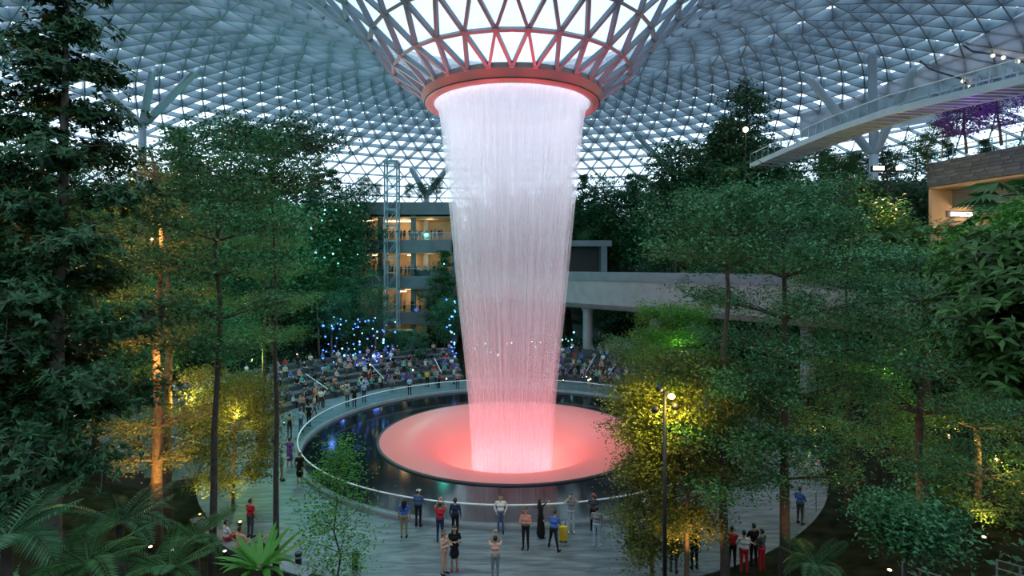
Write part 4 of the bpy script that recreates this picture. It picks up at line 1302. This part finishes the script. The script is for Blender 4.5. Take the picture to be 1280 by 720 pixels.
    if legs == 'stand':
        for s in (-1, 1):
            leg(Vector((s * .088, 0, .90)), Vector((s * .10, -.01, .49)), Vector((s * .105, .02, .085)), Vector((s * .125, -.15, .038)))
    elif legs == 'walk':
        leg(Vector((-.088, 0, .90)), Vector((-.095, -.13, .50)), Vector((-.10, -.20, .09)), Vector((-.11, -.37, .045)))
        leg(Vector((.088, 0, .90)), Vector((.095, .06, .49)), Vector((.10, .28, .13)), Vector((.11, .12, .042)))
    elif legs == 'apart':
        for s in (-1, 1):
            leg(Vector((s * .095, .02, .82)), Vector((s * .20, -.12 * s, .45)), Vector((s * .27, .02 - .1 * s, .085)), Vector((s * .31, -.14 - .1 * s, .038)))
    elif legs == 'sit':
        for s in (-1, 1):
            leg(Vector((s * .09, 0, .50)), Vector((s * .12, -.44, .52)), Vector((s * .11, -.40, .09)), Vector((s * .13, -.57, .038)))
    if skirt in ('short', 'knee', 'long'):
        hem = {'short': .60, 'knee': .48, 'long': .14}[skirt] 
        cap((0, 0, 1.0), (0, 0, hem + .05), .13, .20, LEGS, (1, .85))
    return S
def prims_to_mesh(S, name, voxel, ratio, smooth=4):
    m_ = MB()
    for p0, p1, r0, r1, reg, sc in S:
        d = p1 - p0
        n = 10 if r0 > .02 else 6
        ax = d.normalized() if d.length > 1e-6 else Vector((0, 0, 1))
        pts, rad = [], []
        for t in (-1, -.85, -.5):
            pts.append(p0 + ax * r0 * t); rad.append(r0 * math.sqrt(max(0, 1 - t * t)) + 1e-4)
        pts += [p0 + ax * 1e-4, p1 - ax * 1e-4]; rad += [r0, r1]
        for t in (.5, .85, 1):
            pts.append(p1 + ax * r1 * t); rad.append(r1 * math.sqrt(max(0, 1 - t * t)) + 1e-4)
        m_.tube(pts, rad, n)
    me0 = m_.mesh('tmp')
    o = bpy.data.objects.new('tmp', me0); COL.objects.link(o)
    md = o.modifiers.new('r', 'REMESH'); md.mode = 'VOXEL'; md.voxel_size = voxel; md.use_smooth_shade = True
    ms = o.modifiers.new('s', 'SMOOTH'); ms.factor = .5; ms.iterations = smooth
    if ratio < 1:
        mdc = o.modifiers.new('d', 'DECIMATE'); mdc.ratio = ratio
    me = bpy.data.meshes.new_from_object(o.evaluated_get(bpy.context.evaluated_depsgraph_get()))
    bpy.data.objects.remove(o)
    me.name = name
    n = len(me.polygons)
    ct = np.zeros(n * 3, np.float32); me.polygons.foreach_get('center', ct); ct = ct.reshape(-1, 3)
    best = np.full(n, 1e9); reg_i = np.zeros(n, int)
    for p0, p1, r0, r1, reg, sc in S:
        a, b_ = np.array(p0), np.array(p1); ab = b_ - a
        t = np.clip(((ct - a) @ ab) / (ab @ ab + 1e-9), 0, 1)
        dist = np.linalg.norm(ct - (a + t[:, None] * ab), axis=1) - (r0 + (r1 - r0) * t)
        if reg in (EYE, LIP): dist = dist - .008
        mk = dist < best
        best[mk] = dist[mk]; reg_i[mk] = reg
    for q in ('skin tan', 'cloth white', 'cloth black', 'cloth black', 'hair black', 'hair black', 'lip'):
        me.materials.append(MATS[q])
    me.polygons.foreach_set('material_index', reg_i.astype(np.int32))
    me.polygons.foreach_set('use_smooth', np.ones(n, bool))
    me.update()
    return me
_cache = {}
def body_mesh(detail, **kw):
    key = (detail,) + tuple(sorted(kw.items()))
    if key not in _cache:
        S = body_prims(**kw)
        _cache[key] = prims_to_mesh(S, 'body', .014 if detail else .03, .6 if detail else .30, 3 if detail else 1)
    return _cache[key]
def dress(o, skin, shirt, legs, shoe='black', hair='black'):
    for i, n_ in ((0, 'skin ' + skin), (1, 'cloth ' + shirt), (2, 'cloth ' + legs), (3, 'cloth ' + shoe), (4, 'hair ' + hair)):
        o.material_slots[i].link = 'OBJECT'
        o.material_slots[i].material = MATS[n_]
def person(loc, face, label, shirt, legs_c, skin='tan', shoe='black', hair_c='black', detail=True, sc=1.05, group=None, **kw):
    """face: degrees the person is turned; 0 faces the camera side (-Y)"""
    pr_, pa_ = to_polar(loc[0], loc[1])
    if pr_ < 15.62: loc = polar(15.62, pa_, loc[2])          # never inside the barrier
    if detail:
        kw.setdefault('hair', 'short')
        t = thing('person', label, 'person', loc, R_(face), group)
        t.scale = (sc, sc, sc)
        o = obj('body', body_mesh(True, hair_on=False, **kw), None, t)
        dress(o, skin, shirt, legs_c, shoe, hair_c)
        hk = ('hair', kw['hair'], kw.get('legs', 'stand'))
        if hk not in _cache:
            S = [p for p in body_prims(**kw) if p[4] == HAIR]
            _cache[hk] = prims_to_mesh(S, 'hair', .014, .5, 3)
        h = obj('hair', _cache[hk], None, t)
        h.material_slots[4].link = 'OBJECT'; h.material_slots[4].material = MATS['hair ' + hair_c]
        return t
    o = obj('person', body_mesh(False, **kw), None, None, loc)
    o.rotation_euler = (0, 0, R_(face)); o.scale = (sc, sc, sc)
    dress(o, skin, shirt, legs_c, shoe, hair_c)
    return tag(o, label, 'person', group)
def gp(px_, py, z=0.0):                      # where the sight line through a pixel meets the level z
    d = (CAM_Z - z) * F_PX / (py - Y_HOR)
    return Vector((XD(px_, d), d, z))

# along the glass barrier and on the near plaza
person(gp(505, 672), 180, 'person in a blue top and khaki trousers standing alone by the barrier curve', 'blue', 'khaki', hair='long')
capm = person(gp(524, 657), 165, 'person in a denim jacket and white cap at the barrier', 'denim', 'black', arms='chest', sleeve='long')
person(gp(550, 677), 180, 'person in a red top raising both arms to photograph the waterfall', 'red', 'navy', arms='photo', hair='short')
person(gp(569, 671), 170, 'person in dark navy clothes beside the person in red', 'navy', 'black', sleeve='long')
person(gp(555, 718), 60, 'person in a peach dress and dark leggings with light brown hair', 'peach', 'peach', hair='short', hair_c='brown', arms='chest', sleeve='long')
person(gp(568, 712), 10, 'long-haired person in a short black dress with hands together', 'black', 'black', hair='long', arms='chest', skirt='short', skin='tan', shoe='red')
person(gp(626, 664), 0, 'person in a white shirt and jeans posing with back to the barrier', 'white', 'denim', arms='pocket', sleeve='long')
person(gp(619, 726), 180, 'person in a pale peach top and grey trousers raising a phone overhead', 'peach', 'grey', arms='photo')
person(gp(657, 686), -15, 'person in a pink shirt and dark trousers with folded hands', 'pink', 'black', arms='chest')
person(gp(676, 672), 100, 'long-haired person in a long black dress facing along the barrier', 'black', 'black', hair='long', arms='one', skirt='long', sleeve='long')
person(gp(692, 687), 150, 'person in a blue shirt leaning with legs apart', 'blue', 'black', arms='chest', legs='apart')
person(gp(714, 665), 0, 'person in a light grey top and pale wide jeans, hands at face', 'grey', 'pale denim', arms='face', skirt='wide', skin='fair', shoe='white')
person(gp(742, 664), 170, 'auburn-haired person in dark clothes at the barrier', 'dark grey', 'black', hair_c='auburn', arms='chest')
person(gp(746, 683), 160, 'person in a grey top and pale jeans with white shoes', 'grey', 'pale denim', shoe='white', arms='chest')
person(gp(808, 662), 170, 'person in a white top behind the gold-leaved trees', 'white', 'black', arms='chest')
person(gp(790, 680), 200, 'person in dark clothes under the gold-leaved trees', 'dark grey', 'black')
person(gp(868, 712), 190, 'long-haired person in dark clothes between the tree stems', 'black', 'black', hair='long')
person(gp(842, 716), 150, 'person in a green top beside the lamp post foot', 'green', 'dark grey')
# left plaza
person(gp(352, 601), 120, 'person in a teal shirt and khaki trousers on the open paving', 'teal', 'khaki', arms='chest')
person(gp(325, 571), 150, 'person in a red jacket with dark backpack at the planting edge', 'red', 'black', sleeve='long')
person(gp(344, 572), 150, 'person in a white shirt and dark trousers with small backpack', 'white', 'black')
person(gp(364, 583), 190, 'person in a purple dress beside the pool kerb', 'purple', 'purple', skirt='knee', arms='one')
person(gp(375, 604), 180, 'person with red hair in dark clothes by the kerb bend', 'black', 'black', hair_c='auburn', skirt='knee')
person(gp(347, 536), 140, 'person in a bright white shirt on the far paving', 'white', 'black', sleeve='long')
person(gp(362, 548), 200, 'person in grey with a dark backpack facing the pool', 'grey', 'dark grey')
person(gp(376, 540), 160, 'person in a light blue shirt near the kerb', 'light blue', 'denim', arms='chest')
person(gp(386, 533), 170, 'person in black standing close to the pool kerb', 'black', 'black')
person(gp(330, 558), 150, 'person in a pink top and white shorts by the planting edge', 'pink', 'white')
person(gp(443, 509), 180, 'dark-clothed person standing before the seated crowd', 'black', 'black')
person(gp(455, 502), 175, 'person in a light blue top before the seated crowd', 'light blue', 'navy')
person(gp(434, 508), 170, 'person in a grey top before the seated crowd', 'grey', 'dark grey')
person(gp(401, 511), 175, 'person in a white top walking past the seated crowd', 'white', 'dark grey', legs='walk')
person(gp(393, 520), 90, 'person in beige walking beside the seated crowd', 'beige', 'dark grey', legs='walk')
person(gp(512, 494), 180, 'person in a pale blue shirt on the far pool walk', 'light blue', 'black')
person(gp(534, 484), 180, 'person in yellow on the far pool walk', 'yellow', 'black')
person(gp(546, 482), 180, 'person in grey on the far pool walk', 'grey', 'black')
person(gp(572, 486), 180, 'person in a pink top beside the edge of the water veil', 'pink', 'dark grey')
# crouching group on the planting edge
person(polar(21.42, -36.5, .02), 140, 'person in a white top and red skirt sitting on the planter edge', 'white', 'red', arms='lap', legs='sit')
person(polar(21.42, -33.5, .02), 155, 'person in peach clothes sitting beside the uplit planter', 'peach', 'peach', arms='lap', legs='sit')
person(polar(21.42, -29.5, .02), 150, 'person in dark clothes sitting low before the strap-leaved palm', 'black', 'black', arms='one', legs='sit')
person(gp(313, 672), 160, 'person in a red top standing at the planting edge by the path', 'red', 'dark grey', arms='one')
pr = [('red', 'black'), ('white', 'red'), ('black', 'black'), ('dark grey', 'red')]
for k, (px_, py) in enumerate(((915, 712), (930, 718), (942, 708), (952, 716))):
    person(gp(px_, py), 150 + 20 * k, ['person in red near the warm lantern', 'person in white and red near the warm lantern', 'person in black near the warm lantern', 'person in dark grey near the warm lantern'][k], *pr[k], arms='lap', legs='stand')
person(gp(1000, 655), 120, 'person in a blue jacket leaning on the railing under the trees', 'blue', 'dark grey', arms='chest', sleeve='long')

# small things people carry
def carried(name, label, cat, bm_, matn, loc, rz=0):
    o = bm_.build(name, matn); o.location = loc; o.rotation_euler = (0, 0, R_(rz)); return tag(o, label, cat)
def backpack(px_, py, rz, matn, label):
    p = gp(px_, py); a = R_(rz)
    t = thing('backpack', label, 'backpack', (p.x + .19 * -math.sin(a), p.y + .19 * math.cos(a), 1.02), a)
    MB().sphere((0, 0, .19), .15, 10, 8, (1, .62, 1.5)).build('bag_body', matn, t, True)
    MB().sphere((0, .08, .10), .09, 8, 6, (1.1, .5, .9)).build('pocket', matn, t, True)
    for s in (-1, 1):
        MB().tube([(s * .08, -.06, .36), (s * .09, -.26, .34), (s * .09, -.28, .12), (s * .08, -.06, .03)], .014, 5).build('strap', matn, t)
backpack(325, 571, 150, 'cloth black', 'black backpack worn over the red jacket')
backpack(344, 572, 150, 'cloth navy', 'navy backpack worn over the white shirt')
backpack(362, 548, 200, 'cloth black', 'black backpack worn by the person in grey')
t = thing('suitcase', 'yellow wheeled suitcase standing beside the person leaning', 'suitcase', gp(704, 677))
MB().box((0, 0, .40), (.36, .22, .62)).build('shell', 'cloth yellow', t)
for sx in (-.14, .14):
    for sy in (-.07, .07):
        MB().sphere((sx, sy, .045), .045, 8, 6).build('wheel', 'dark_metal', t)
MB().tube([(-.1, .06, .7), (-.1, .06, .98), (.1, .06, .98), (.1, .06, .7)], .012, 6).build('handle', 'dark_metal', t)
for (px_, py, off, lab) in ((550, 677, (0, .27, 1.86), 'dark phone held up by the person in red'), (619, 726, (0, .27, 1.86), 'dark phone held up above the peach top')):
    carried('phone', lab, 'phone', MB().box((0, 0, 0), (.15, .012, .075)), 'dark_metal', gp(px_, py) + Vector(off))
p = gp(524, 657)
cp = MB().sphere((0, 0, 1.665), .108, 12, 6, (1, 1, .75)); cp.box((0, -.12, 1.655), (.15, .12, .015))
cp.build('cap', 'cloth white', capm)

# seated crowd on the steps, people strolling, people at the rails ------------------
TOPS = ['white', 'white', 'light blue', 'grey', 'dark grey', 'black', 'black', 'navy', 'red', 'pink', 'beige', 'purple', 'teal', 'blue']
rngp = np.random.default_rng(3)
def crowd_sit(n, a0, a1, where):
    done = []
    tries = 0
    while len(done) < n and tries < 6000:
        tries += 1
        k = int(rngp.integers(0, 6)); a = rngp.uniform(a0, a1)
        r = 20.72 + 1.28 * k + .30
        if any(k == kk and abs(a - aa) * r < 32 for kk, aa in done): continue
        done.append((k, a))
        p = polar(r + .05, a, .42 * (k + 1) - .40)
        top = TOPS[rngp.integers(len(TOPS))]
        person(p, a + 180 + rngp.normal() * 14, 'seated person in a %s top on the %s' % (top, where), top, ['dark grey', 'black', 'denim', 'khaki'][rngp.integers(4)], ['tan', 'fair', 'brown'][rngp.integers(3)], detail=False, group='people in %s tops seated on the %s' % (top, where), arms=['lap', 'chest', 'lap', 'photo'][rngp.integers(4)], legs='sit', hair=['short', 'long'][rngp.integers(2)], sc=rngp.uniform(.92, 1.04))
crowd_sit(138, -164, -96, 'steps below the blue-lit trees')
crowd_sit(12, -92, -66, 'steps behind the yellow bushy tree')
crowd_sit(68, 140, 169, 'steps below the concrete bridge')
def stroll(n, a0, a1, r0, r1, where):
    for _ in range(n):
        a, r = rngp.uniform(a0, a1), rngp.uniform(r0, r1)
        top = TOPS[rngp.integers(len(TOPS))]
        person(polar(r, a, 0), rngp.uniform(0, 360), 'standing person in a %s top on the %s' % (top, where), top, ['dark grey', 'black', 'denim'][rngp.integers(3)], ['tan', 'fair', 'brown'][rngp.integers(3)], detail=False, group='people in %s tops standing on the %s' % (top, where), arms=['down', 'chest', 'photo'][rngp.integers(3)], hair=['short', 'long'][rngp.integers(2)], sc=rngp.uniform(.92, 1.05))
stroll(12, -178, -150, 17.5, 20.3, 'far pool walk below the mall floors')
stroll(8, 146, 175, 17.5, 20.3, 'far pool walk below the bridge')
stroll(8, -148, -105, 18.2, 20.3, 'pool walk before the seated crowd')
for lvl, (z, n) in enumerate(((zl[0], 8), (zl[1], 20), (zl[2], 24))):
    for k in range(n):
        lo = .38 if lvl == 0 else (.16 if lvl == 1 else .02)
        x = x0 + (x1 - x0) * (lo + (.96 - lo) * (k + rngp.uniform(.2, .8)) / n)
        top = TOPS[rngp.integers(len(TOPS))]
        where = ['lowest', 'middle', 'upper'][lvl] + ' mall balcony'
        person((x, BD + .1 + rngp.uniform(0, .7), z), rngp.normal() * 25, 'person in a %s top at the %s rail' % (top, where), top, ['dark grey', 'black', 'denim'][rngp.integers(3)], ['tan', 'fair', 'brown'][rngp.integers(3)], detail=False, group='people in %s tops at the %s rail' % (top, where), arms=['chest', 'down', 'photo'][rngp.integers(3)], hair=['short', 'long'][rngp.integers(2)], sc=rngp.uniform(.92, 1.05))
# ------------------------------------------------------------------ lamps and rails
def bulb(p, r, matn, label, group, name='fairy_light'):
    o = obj(name, bulb_mesh, None, None, p)
    o.scale = (r, r, r)
    o.material_slots[0].link = 'OBJECT'; o.material_slots[0].material = MATS[matn]
    return tag(o, label, 'light', group)
bulb_mesh = MB().sphere((0, 0, 0), 1, 8, 6).mesh('bulb', True)
bulb_mesh.materials.append(MATS['lamp_warm'])
rngl = np.random.default_rng(8)
# blue string of lights in the slope trees
def strew(n, xr, yr, dr, mats, label, group, r=(.05, .11)):
    for _ in range(n):
        d = rngl.uniform(*dr)
        p = P(rngl.uniform(*xr), rngl.uniform(*yr), d)
        if p.z < ground_h(p.x, p.y) + .3: p.z = ground_h(p.x, p.y) + .5
        bulb(p, rngl.uniform(*r), mats[rngl.integers(len(mats))], label, group)
strew(70, (402, 495), (395, 458), (58, 64), ['lamp_blue', 'lamp_blue', 'lamp_cyan'], 'small blue light hanging in the trees above the seated crowd', 'blue lights above the seated crowd')
strew(22, (558, 572), (365, 450), (62, 66), ['lamp_blue', 'lamp_cyan'], 'small blue light on the tree beside the water veil', 'blue lights beside the veil')
strew(12, (385, 450), (255, 380), (56, 62), ['lamp_cyan', 'lamp_green'], 'small cyan light high in the slope trees', 'cyan lights high on the slope')
strew(9, (700, 722), (405, 445), (66, 70), ['lamp_cyan'], 'small cyan light among the plants behind the pool', 'cyan lights behind the pool')
strew(14, (590, 690), (420, 450), (64, 70), ['lamp_cyan', 'lamp_white'], 'small pale light behind the falling water', 'pale lights behind the water')
strew(12, (330, 560), (440, 480), (60, 62), ['lamp_warm'], 'small warm step light among the seated crowd', 'warm step lights in the crowd', (.05, .09))
strew(8, (700, 770), (462, 482), (60, 62), ['lamp_warm'], 'small warm step light below the concrete bridge', 'warm step lights below the bridge', (.05, .09))
for (x, y, d, pw) in ((430, 430, 62, 260), (470, 440, 63, 260), (415, 400, 61, 160), (565, 420, 64, 200), (455, 455, 62, 140)):
    light('POINT', P(x, y, d), pw, (0.10, 0.22, 1.0), size=.4, name='blue_glow')
for (x, y, d, pw) in ((420, 270, 56, 900), (400, 330, 53, 800), (440, 250, 62, 900), (380, 380, 47, 400)):
    light('POINT', P(x, y, d), pw, (0.08, 0.75, 0.65), size=.4, name='teal_glow')

def uplight(px_, py, d, tgt, pw, col, label, lampm='lamp_yellow', spot=75, z=None):
    p = P(px_, py, d)
    if z is None: p.z = ground_h(p.x, p.y) + .45
    t = thing('garden_uplight', label, 'light', p)
    hs = MB().lathe([(.0, -.16), (.09, -.16), (.11, .0), (.10, .02)], 12).build('housing', 'dark_metal', t)
    MB().sphere((0, 0, .02), .07, 10, 6, (1, 1, .5)).build('lens', lampm, hs, True)
    MB().tube([(0, 0, -.16), (0, 0, -.5)], .02, 6).build('spike', 'dark_metal', t)
    light('SPOT', p + Vector((0, 0, .12)), pw, col, target=tgt, size=.08, spot=spot, blend=.8, name='uplight_beam')
AMB, YEL, GRN = (1.0, 0.50, 0.15), (1.0, 0.68, 0.12), (0.45, 1.0, 0.2)
uplight(188, 560, 22.4, P(200, 300, 24), 3500, AMB, 'amber uplight at the forked amber-lit tree', 'lamp_warm')
uplight(206, 400, 26.6, P(196, 200, 24), 1600, AMB, 'amber lamp clipped high on the brown trunk', 'lamp_warm', z=1)
uplight(215, 690, 22.6, P(205, 420, 24.5), 3000, AMB, 'amber uplight in the ferns under the brown trunk', 'lamp_warm')
uplight(300, 628, 27.0, P(292, 520, 29), 1800, YEL, 'yellow uplight below the small bushy tree')
uplight(250, 520, 27.5, P(285, 470, 31), 1800, YEL, 'yellow lamp in the leaves behind the bushy tree')
uplight(248, 610, 31.5, P(250, 560, 33), 200, YEL, 'bright yellow lamp beside the step railing')
uplight(281, 690, 23.6, P(290, 640, 24), 260, AMB, 'amber planter light beside the crouching group', 'lamp_warm')
uplight(355, 470, 44, P(350, 380, 46), 3000, GRN, 'green uplight at the edge of the seating steps', 'lamp_green')
uplight(310, 478, 40, P(300, 380, 42), 3000, (0.8, 1.0, 0.2), 'lime uplight on the slope behind the bushy tree', 'lamp_yellow')
uplight(335, 400, 50, P(380, 260, 56), 9000, (0.15, 0.9, 0.7), 'teal uplight halfway up the slope', 'lamp_cyan')
uplight(862, 640, 20.0, P(856, 500, 21), 2000, AMB, 'amber uplight at the slender golden tree', 'lamp_warm')
uplight(988, 680, 19.6, P(985, 560, 21), 300, AMB, 'warm lantern light at the stout tree foot', 'lamp_warm')
uplight(1112, 630, 19.5, P(1115, 520, 20.5), 1500, AMB, 'amber uplight beside the dark-trunked tree', 'lamp_warm')
uplight(1230, 660, 21.0, P(1225, 560, 23), 1800, AMB, 'amber uplight below the broad dark tree', 'lamp_warm')
uplight(30, 612, 17.5, P(20, 560, 18), 60, AMB, 'dim amber lamp behind the feather palm', 'lamp_warm')
# lamps clipped to trunks and branches inside the crowns
def tree_lamp(px_, py, d, pw, col, label, lampm):
    p = P(px_, py, d)
    t = thing('tree_lamp', label, 'light', p)
    hs = MB().lathe([(.0, -.12), (.06, -.12), (.075, .0), (.06, .03)], 10).build('housing', 'dark_metal', t)
    MB().sphere((0, 0, .03), .055, 8, 6).build('lens', lampm, hs, True)
    MB().tube([(0, 0, -.1), (0, .12, -.2)], .015, 5).build('clip', 'dark_metal', t)
    light('POINT', p + Vector((0, -.15, .15)), pw * 1.6, col, size=.1, name='tree_lamp_glow')
LIME, TEAL = (0.55, 1.0, 0.15), (0.10, 0.85, 0.70)
for a_ in (
        (190, 300, 23.5, 330, AMB, 'amber lamp clipped halfway up the amber-lit tree', 'lamp_warm'),
        (203, 462, 23.6, 260, AMB, 'amber lamp clipped below the fork of the amber-lit tree', 'lamp_warm'),
        (240, 500, 27.5, 420, YEL, 'yellow lamp clipped in leaves between brown trunks and bushy tree', 'lamp_yellow'),
        (296, 520, 28.0, 300, YEL, 'yellow lamp clipped inside the small bushy tree', 'lamp_yellow'),
        (250, 425, 31.0, 520, LIME, 'lime lamp clipped behind the slender dark-trunked tree', 'lamp_green'),
        (315, 450, 38.0, 650, LIME, 'lime lamp clipped above the edge of the seating steps', 'lamp_green'),
        (150, 400, 25.0, 240, YEL, 'yellow lamp clipped behind the pale straight trunk', 'lamp_yellow'),
        (95, 520, 22.0, 130, AMB, 'amber lamp clipped low behind the pale straight trunk', 'lamp_warm'),
        (165, 225, 26.0, 300, YEL, 'yellow lamp clipped high behind the glossy whorl-leaved tree', 'lamp_yellow'),
        (380, 240, 50.0, 2400, TEAL, 'teal lamp clipped high in the slope trees', 'lamp_cyan'),
        (425, 300, 56.0, 2400, TEAL, 'teal lamp clipped in the trees beside the mall floors', 'lamp_cyan'),
        (340, 330, 46.0, 1400, TEAL, 'teal lamp clipped midway up the slope', 'lamp_cyan'),
        (555, 330, 70.0, 1200, TEAL, 'teal lamp clipped in the conifer beside the water veil', 'lamp_cyan'),
        (1020, 560, 22.5, 150, AMB, 'amber lamp clipped low behind the stout spreading tree', 'lamp_warm'),
        (1185, 545, 23.0, 170, AMB, 'amber lamp clipped between the dark trunks', 'lamp_warm'),
        (1245, 575, 22.5, 200, YEL, 'yellow lamp clipped inside the broad dark tree', 'lamp_yellow'),
        (1110, 470, 24.5, 200, LIME, 'lime lamp clipped behind the wide teal canopy', 'lamp_green'),
        (850, 440, 30.0, 100, LIME, 'lime lamp clipped inside the rounded bright green tree', 'lamp_green'),
        (1120, 262, 45.0, 900, YEL, 'yellow lamp clipped among the tree ferns below the floodlights', 'lamp_yellow')):
    tree_lamp(*a_)
# rocky slope floodlights, right
fl_ = thing('twin_floodlight', 'pair of glaring warm floodlights before the dark cliff', 'light', P(1110, 214, 51))
for s in (-1, 1):
    hd = MB().box((s * .95, 0, .25), (1.1 if s < 0 else .75, .3, .45)).build('lamp_head', 'dark_metal', fl_)
    MB().box((s * .95, -.17, .25), (.95 if s < 0 else .6, .05, .34)).build('lens', 'flood_glow', hd)
MB().box((0, .1, 0), (3.0, .1, .1)).build('crossbar', 'dark_metal', fl_)
MB().tube([(0, .1, 0), (0, .1, -5)], .06, 8).build('mast', 'dark_metal', fl_)
light('SPOT', P(1110, 212, 50.4), 5200, (1.0, 0.70, 0.30), target=P(1110, 300, 44), size=.3, spot=140, name='flood_beam')
sp = thing('spot_lamp', 'warm spot lamp glowing among the terrace treetops', 'light', P(932, 162, 62))
MB().sphere((0, 0, 0), .28, 10, 8).build('globe', 'flood_glow', sp, True)
MB().tube([(0, 0, -.2), (0, 0, -7)], .05, 6).build('mast', 'dark_metal', sp)
light('POINT', P(932, 162, 61.4), 300, (1.0, 0.75, 0.4), size=.3, name='spot_glow')
# violet light on the roof garden
for px_, d in ((1212, 41), (1255, 38)):
    light('POINT', P(px_, 160, d), 160, (0.35, 0.10, 1.0), size=.3, name='violet_glow')

# lamp post with yellow head and two loudspeaker-like spots
base = gpos(831, 18.5)
top = P(831, 488, 18.5).z - base.z
lp = thing('lamp_post', 'slim dark lamp post with yellow lamp and two round spots', 'lamp post', base)
MB().tube([(0, 0, -.2), (0, 0, top)], [.075, .055], 10).build('pole', 'dark_metal', lp, True)
MB().lathe([(.14, -.1), (.14, .05), (.08, .12)], 12).build('base_plate', 'dark_metal', lp)
arm_ = MB().tube([(0, 0, top - .05), (.14, -.05, top - .1)], .025, 6).build('arm', 'dark_metal', lp)
MB().sphere((.20, -.08, top - .18), .12, 12, 8, (1, 1, .8)).build('lamp_globe', 'lamp_yellow', arm_, True)
MB().sphere((-.20, -.08, top + .08), .14, 10, 8, (1, 1, .9)).build('spot_housing', 'dark_metal', lp, True)
for s, dz in ((-1, -.62), (1, -.52)):
    bk_ = MB().tube([(0, 0, top + dz), (s * .28, -.03, top + dz)], .02, 6).build('bracket', 'dark_metal', lp)
    MB().sphere((s * .33, -.05, top + dz), .13, 10, 8).build('spot_housing', 'dark_metal', bk_, True)
light('POINT', base + Vector((.20, -.30, top - .2)), 260, YEL, size=.12, name='lamp_post_light')
light('SPOT', base + Vector((-.33, .15, top - .7)), 1900, YEL, target=P(800, 530, 22.5), size=.1, spot=110, name='lamp_post_beam')
light('SPOT', base + Vector((.33, .15, top - .6)), 1300, YEL, target=P(860, 520, 21.5), size=.1, spot=110, name='lamp_post_beam')

# short handrails on the seating steps
def handrail(a, b_, label):
    t = thing('step_handrail', label, 'handrail', a)
    v = b_ - a
    MB().tube([(0, 0, .9), v + Vector((0, 0, .9))], .035, 6).build('rail', 'white_rail', t)
    for q in (0.05, .5, .95):
        MB().tube([v * q + Vector((0, 0, -.1)), v * q + Vector((0, 0, .9))], .025, 6).build('post', 'galvanised', t)
    return t
for a_ in (-158, -140, -122, -106):
    handrail(polar(20.6, a_, .1), polar(23.8, a_, 1.2), 'pale sloping handrail on the steps among the seated crowd')['group'] = 'handrails among the seated crowd'
for a_ in (-88, -74):
    handrail(polar(20.6, a_, .1), polar(23.8, a_, 1.2), 'pale sloping handrail on the steps behind the yellow bushy tree')['group'] = 'handrails behind the bushy tree'
for a_ in (150, 157):
    t = handrail(polar(20.6, a_, .1), polar(24.8, a_, 1.5), 'lit sloping handrail on the steps below the concrete bridge')
    t['group'] = 'handrails below the bridge'
def railing(pts, label):
    t = thing('path_railing', label, 'railing', pts[0])
    q = [p - pts[0] for p in pts]
    for h_ in (.5, .75, 1.0):
        MB().tube([p + Vector((0, 0, h_)) for p in q], .025, 6).build('rail', 'galvanised', t)
    for a, b_ in zip(q[:-1], q[1:]):
        MB().tube([a + Vector((0, 0, -.3)), a + Vector((0, 0, 1.0))], .03, 6).build('post', 'galvanised', t)
    MB().tube([q[-1] + Vector((0, 0, -.3)), q[-1] + Vector((0, 0, 1.0))], .03, 6).build('post', 'galvanised', t)
railing([Vector((p.x, p.y, p.z - 1.0)) for p in (P(1246, 700, 17), P(1275, 708, 16.4), P(1310, 716, 15.8))], 'steel path railing beside the fan-palm border planting')
railing([Vector((p.x, p.y, p.z - 1.0)) for p in (P(1128, 702, 18), P(1150, 712, 17.4), P(1180, 722, 16.8))], 'steel path railing under the flat blue-green shrub')
railing([gp(985, 652), gp(1005, 648), gp(1020, 640)], 'steel railing beside the person in the blue jacket')
# litter bins
for px_, py, lab in ((373, 712, 'small dark bin at the foot of the slim young tree'), (444, 712, 'small dark bollard lamp on the paving before the barrier')):
    t = thing('bollard', lab, 'bollard', gp(px_, py))
    MB().lathe([(.0, 0), (.13, 0), (.13, .62), (.15, .64), (.15, .72), (.0, .74)], 12).build('post', 'dark_metal', t)
    MB().lathe([(.135, .5), (.138, .5), (.138, .58), (.135, .58)], 12).build('band', 'galvanised', t)
# ------------------------------------------------------------------ show lights of the fountain
RED = (1.0, 0.125, 0.10)
for k in range(12):                           # red lamps under the translucent bowl
    light('POINT', polar(4.9, 30 * k, -3.9), 860, RED, size=0.6, name='bowl_light')
light('SPOT', (CX, CY, -5.0), 19000, (1.0, 0.15, 0.17), target=(CX, CY, 20), size=0.8, spot=120, blend=0.5, name='column_uplight')
light('SPOT', (CX, CY, -4.5), 42000, (1.0, 0.26, 0.34), target=(CX, CY, 20), size=0.6, spot=42, blend=0.7, name='column_uplight')
for k in range(14):                           # red uplights around the bowl rim, aimed at the oculus
    light('SPOT', polar(9.6, 360 / 14 * k, 0.4), 42000, (1.0, 0.04, 0.05), target=polar(7.6, 360 / 14 * k, 25.6), size=0.2, spot=15, blend=0.9, name='rim_uplight')
for k in range(4):                            # white lamps inside the oculus
    light('POINT', polar(2.2, 90 * k + 45, 22.8), 300, (0.95, 0.93, 1.0), size=0.4, name='oculus_light')
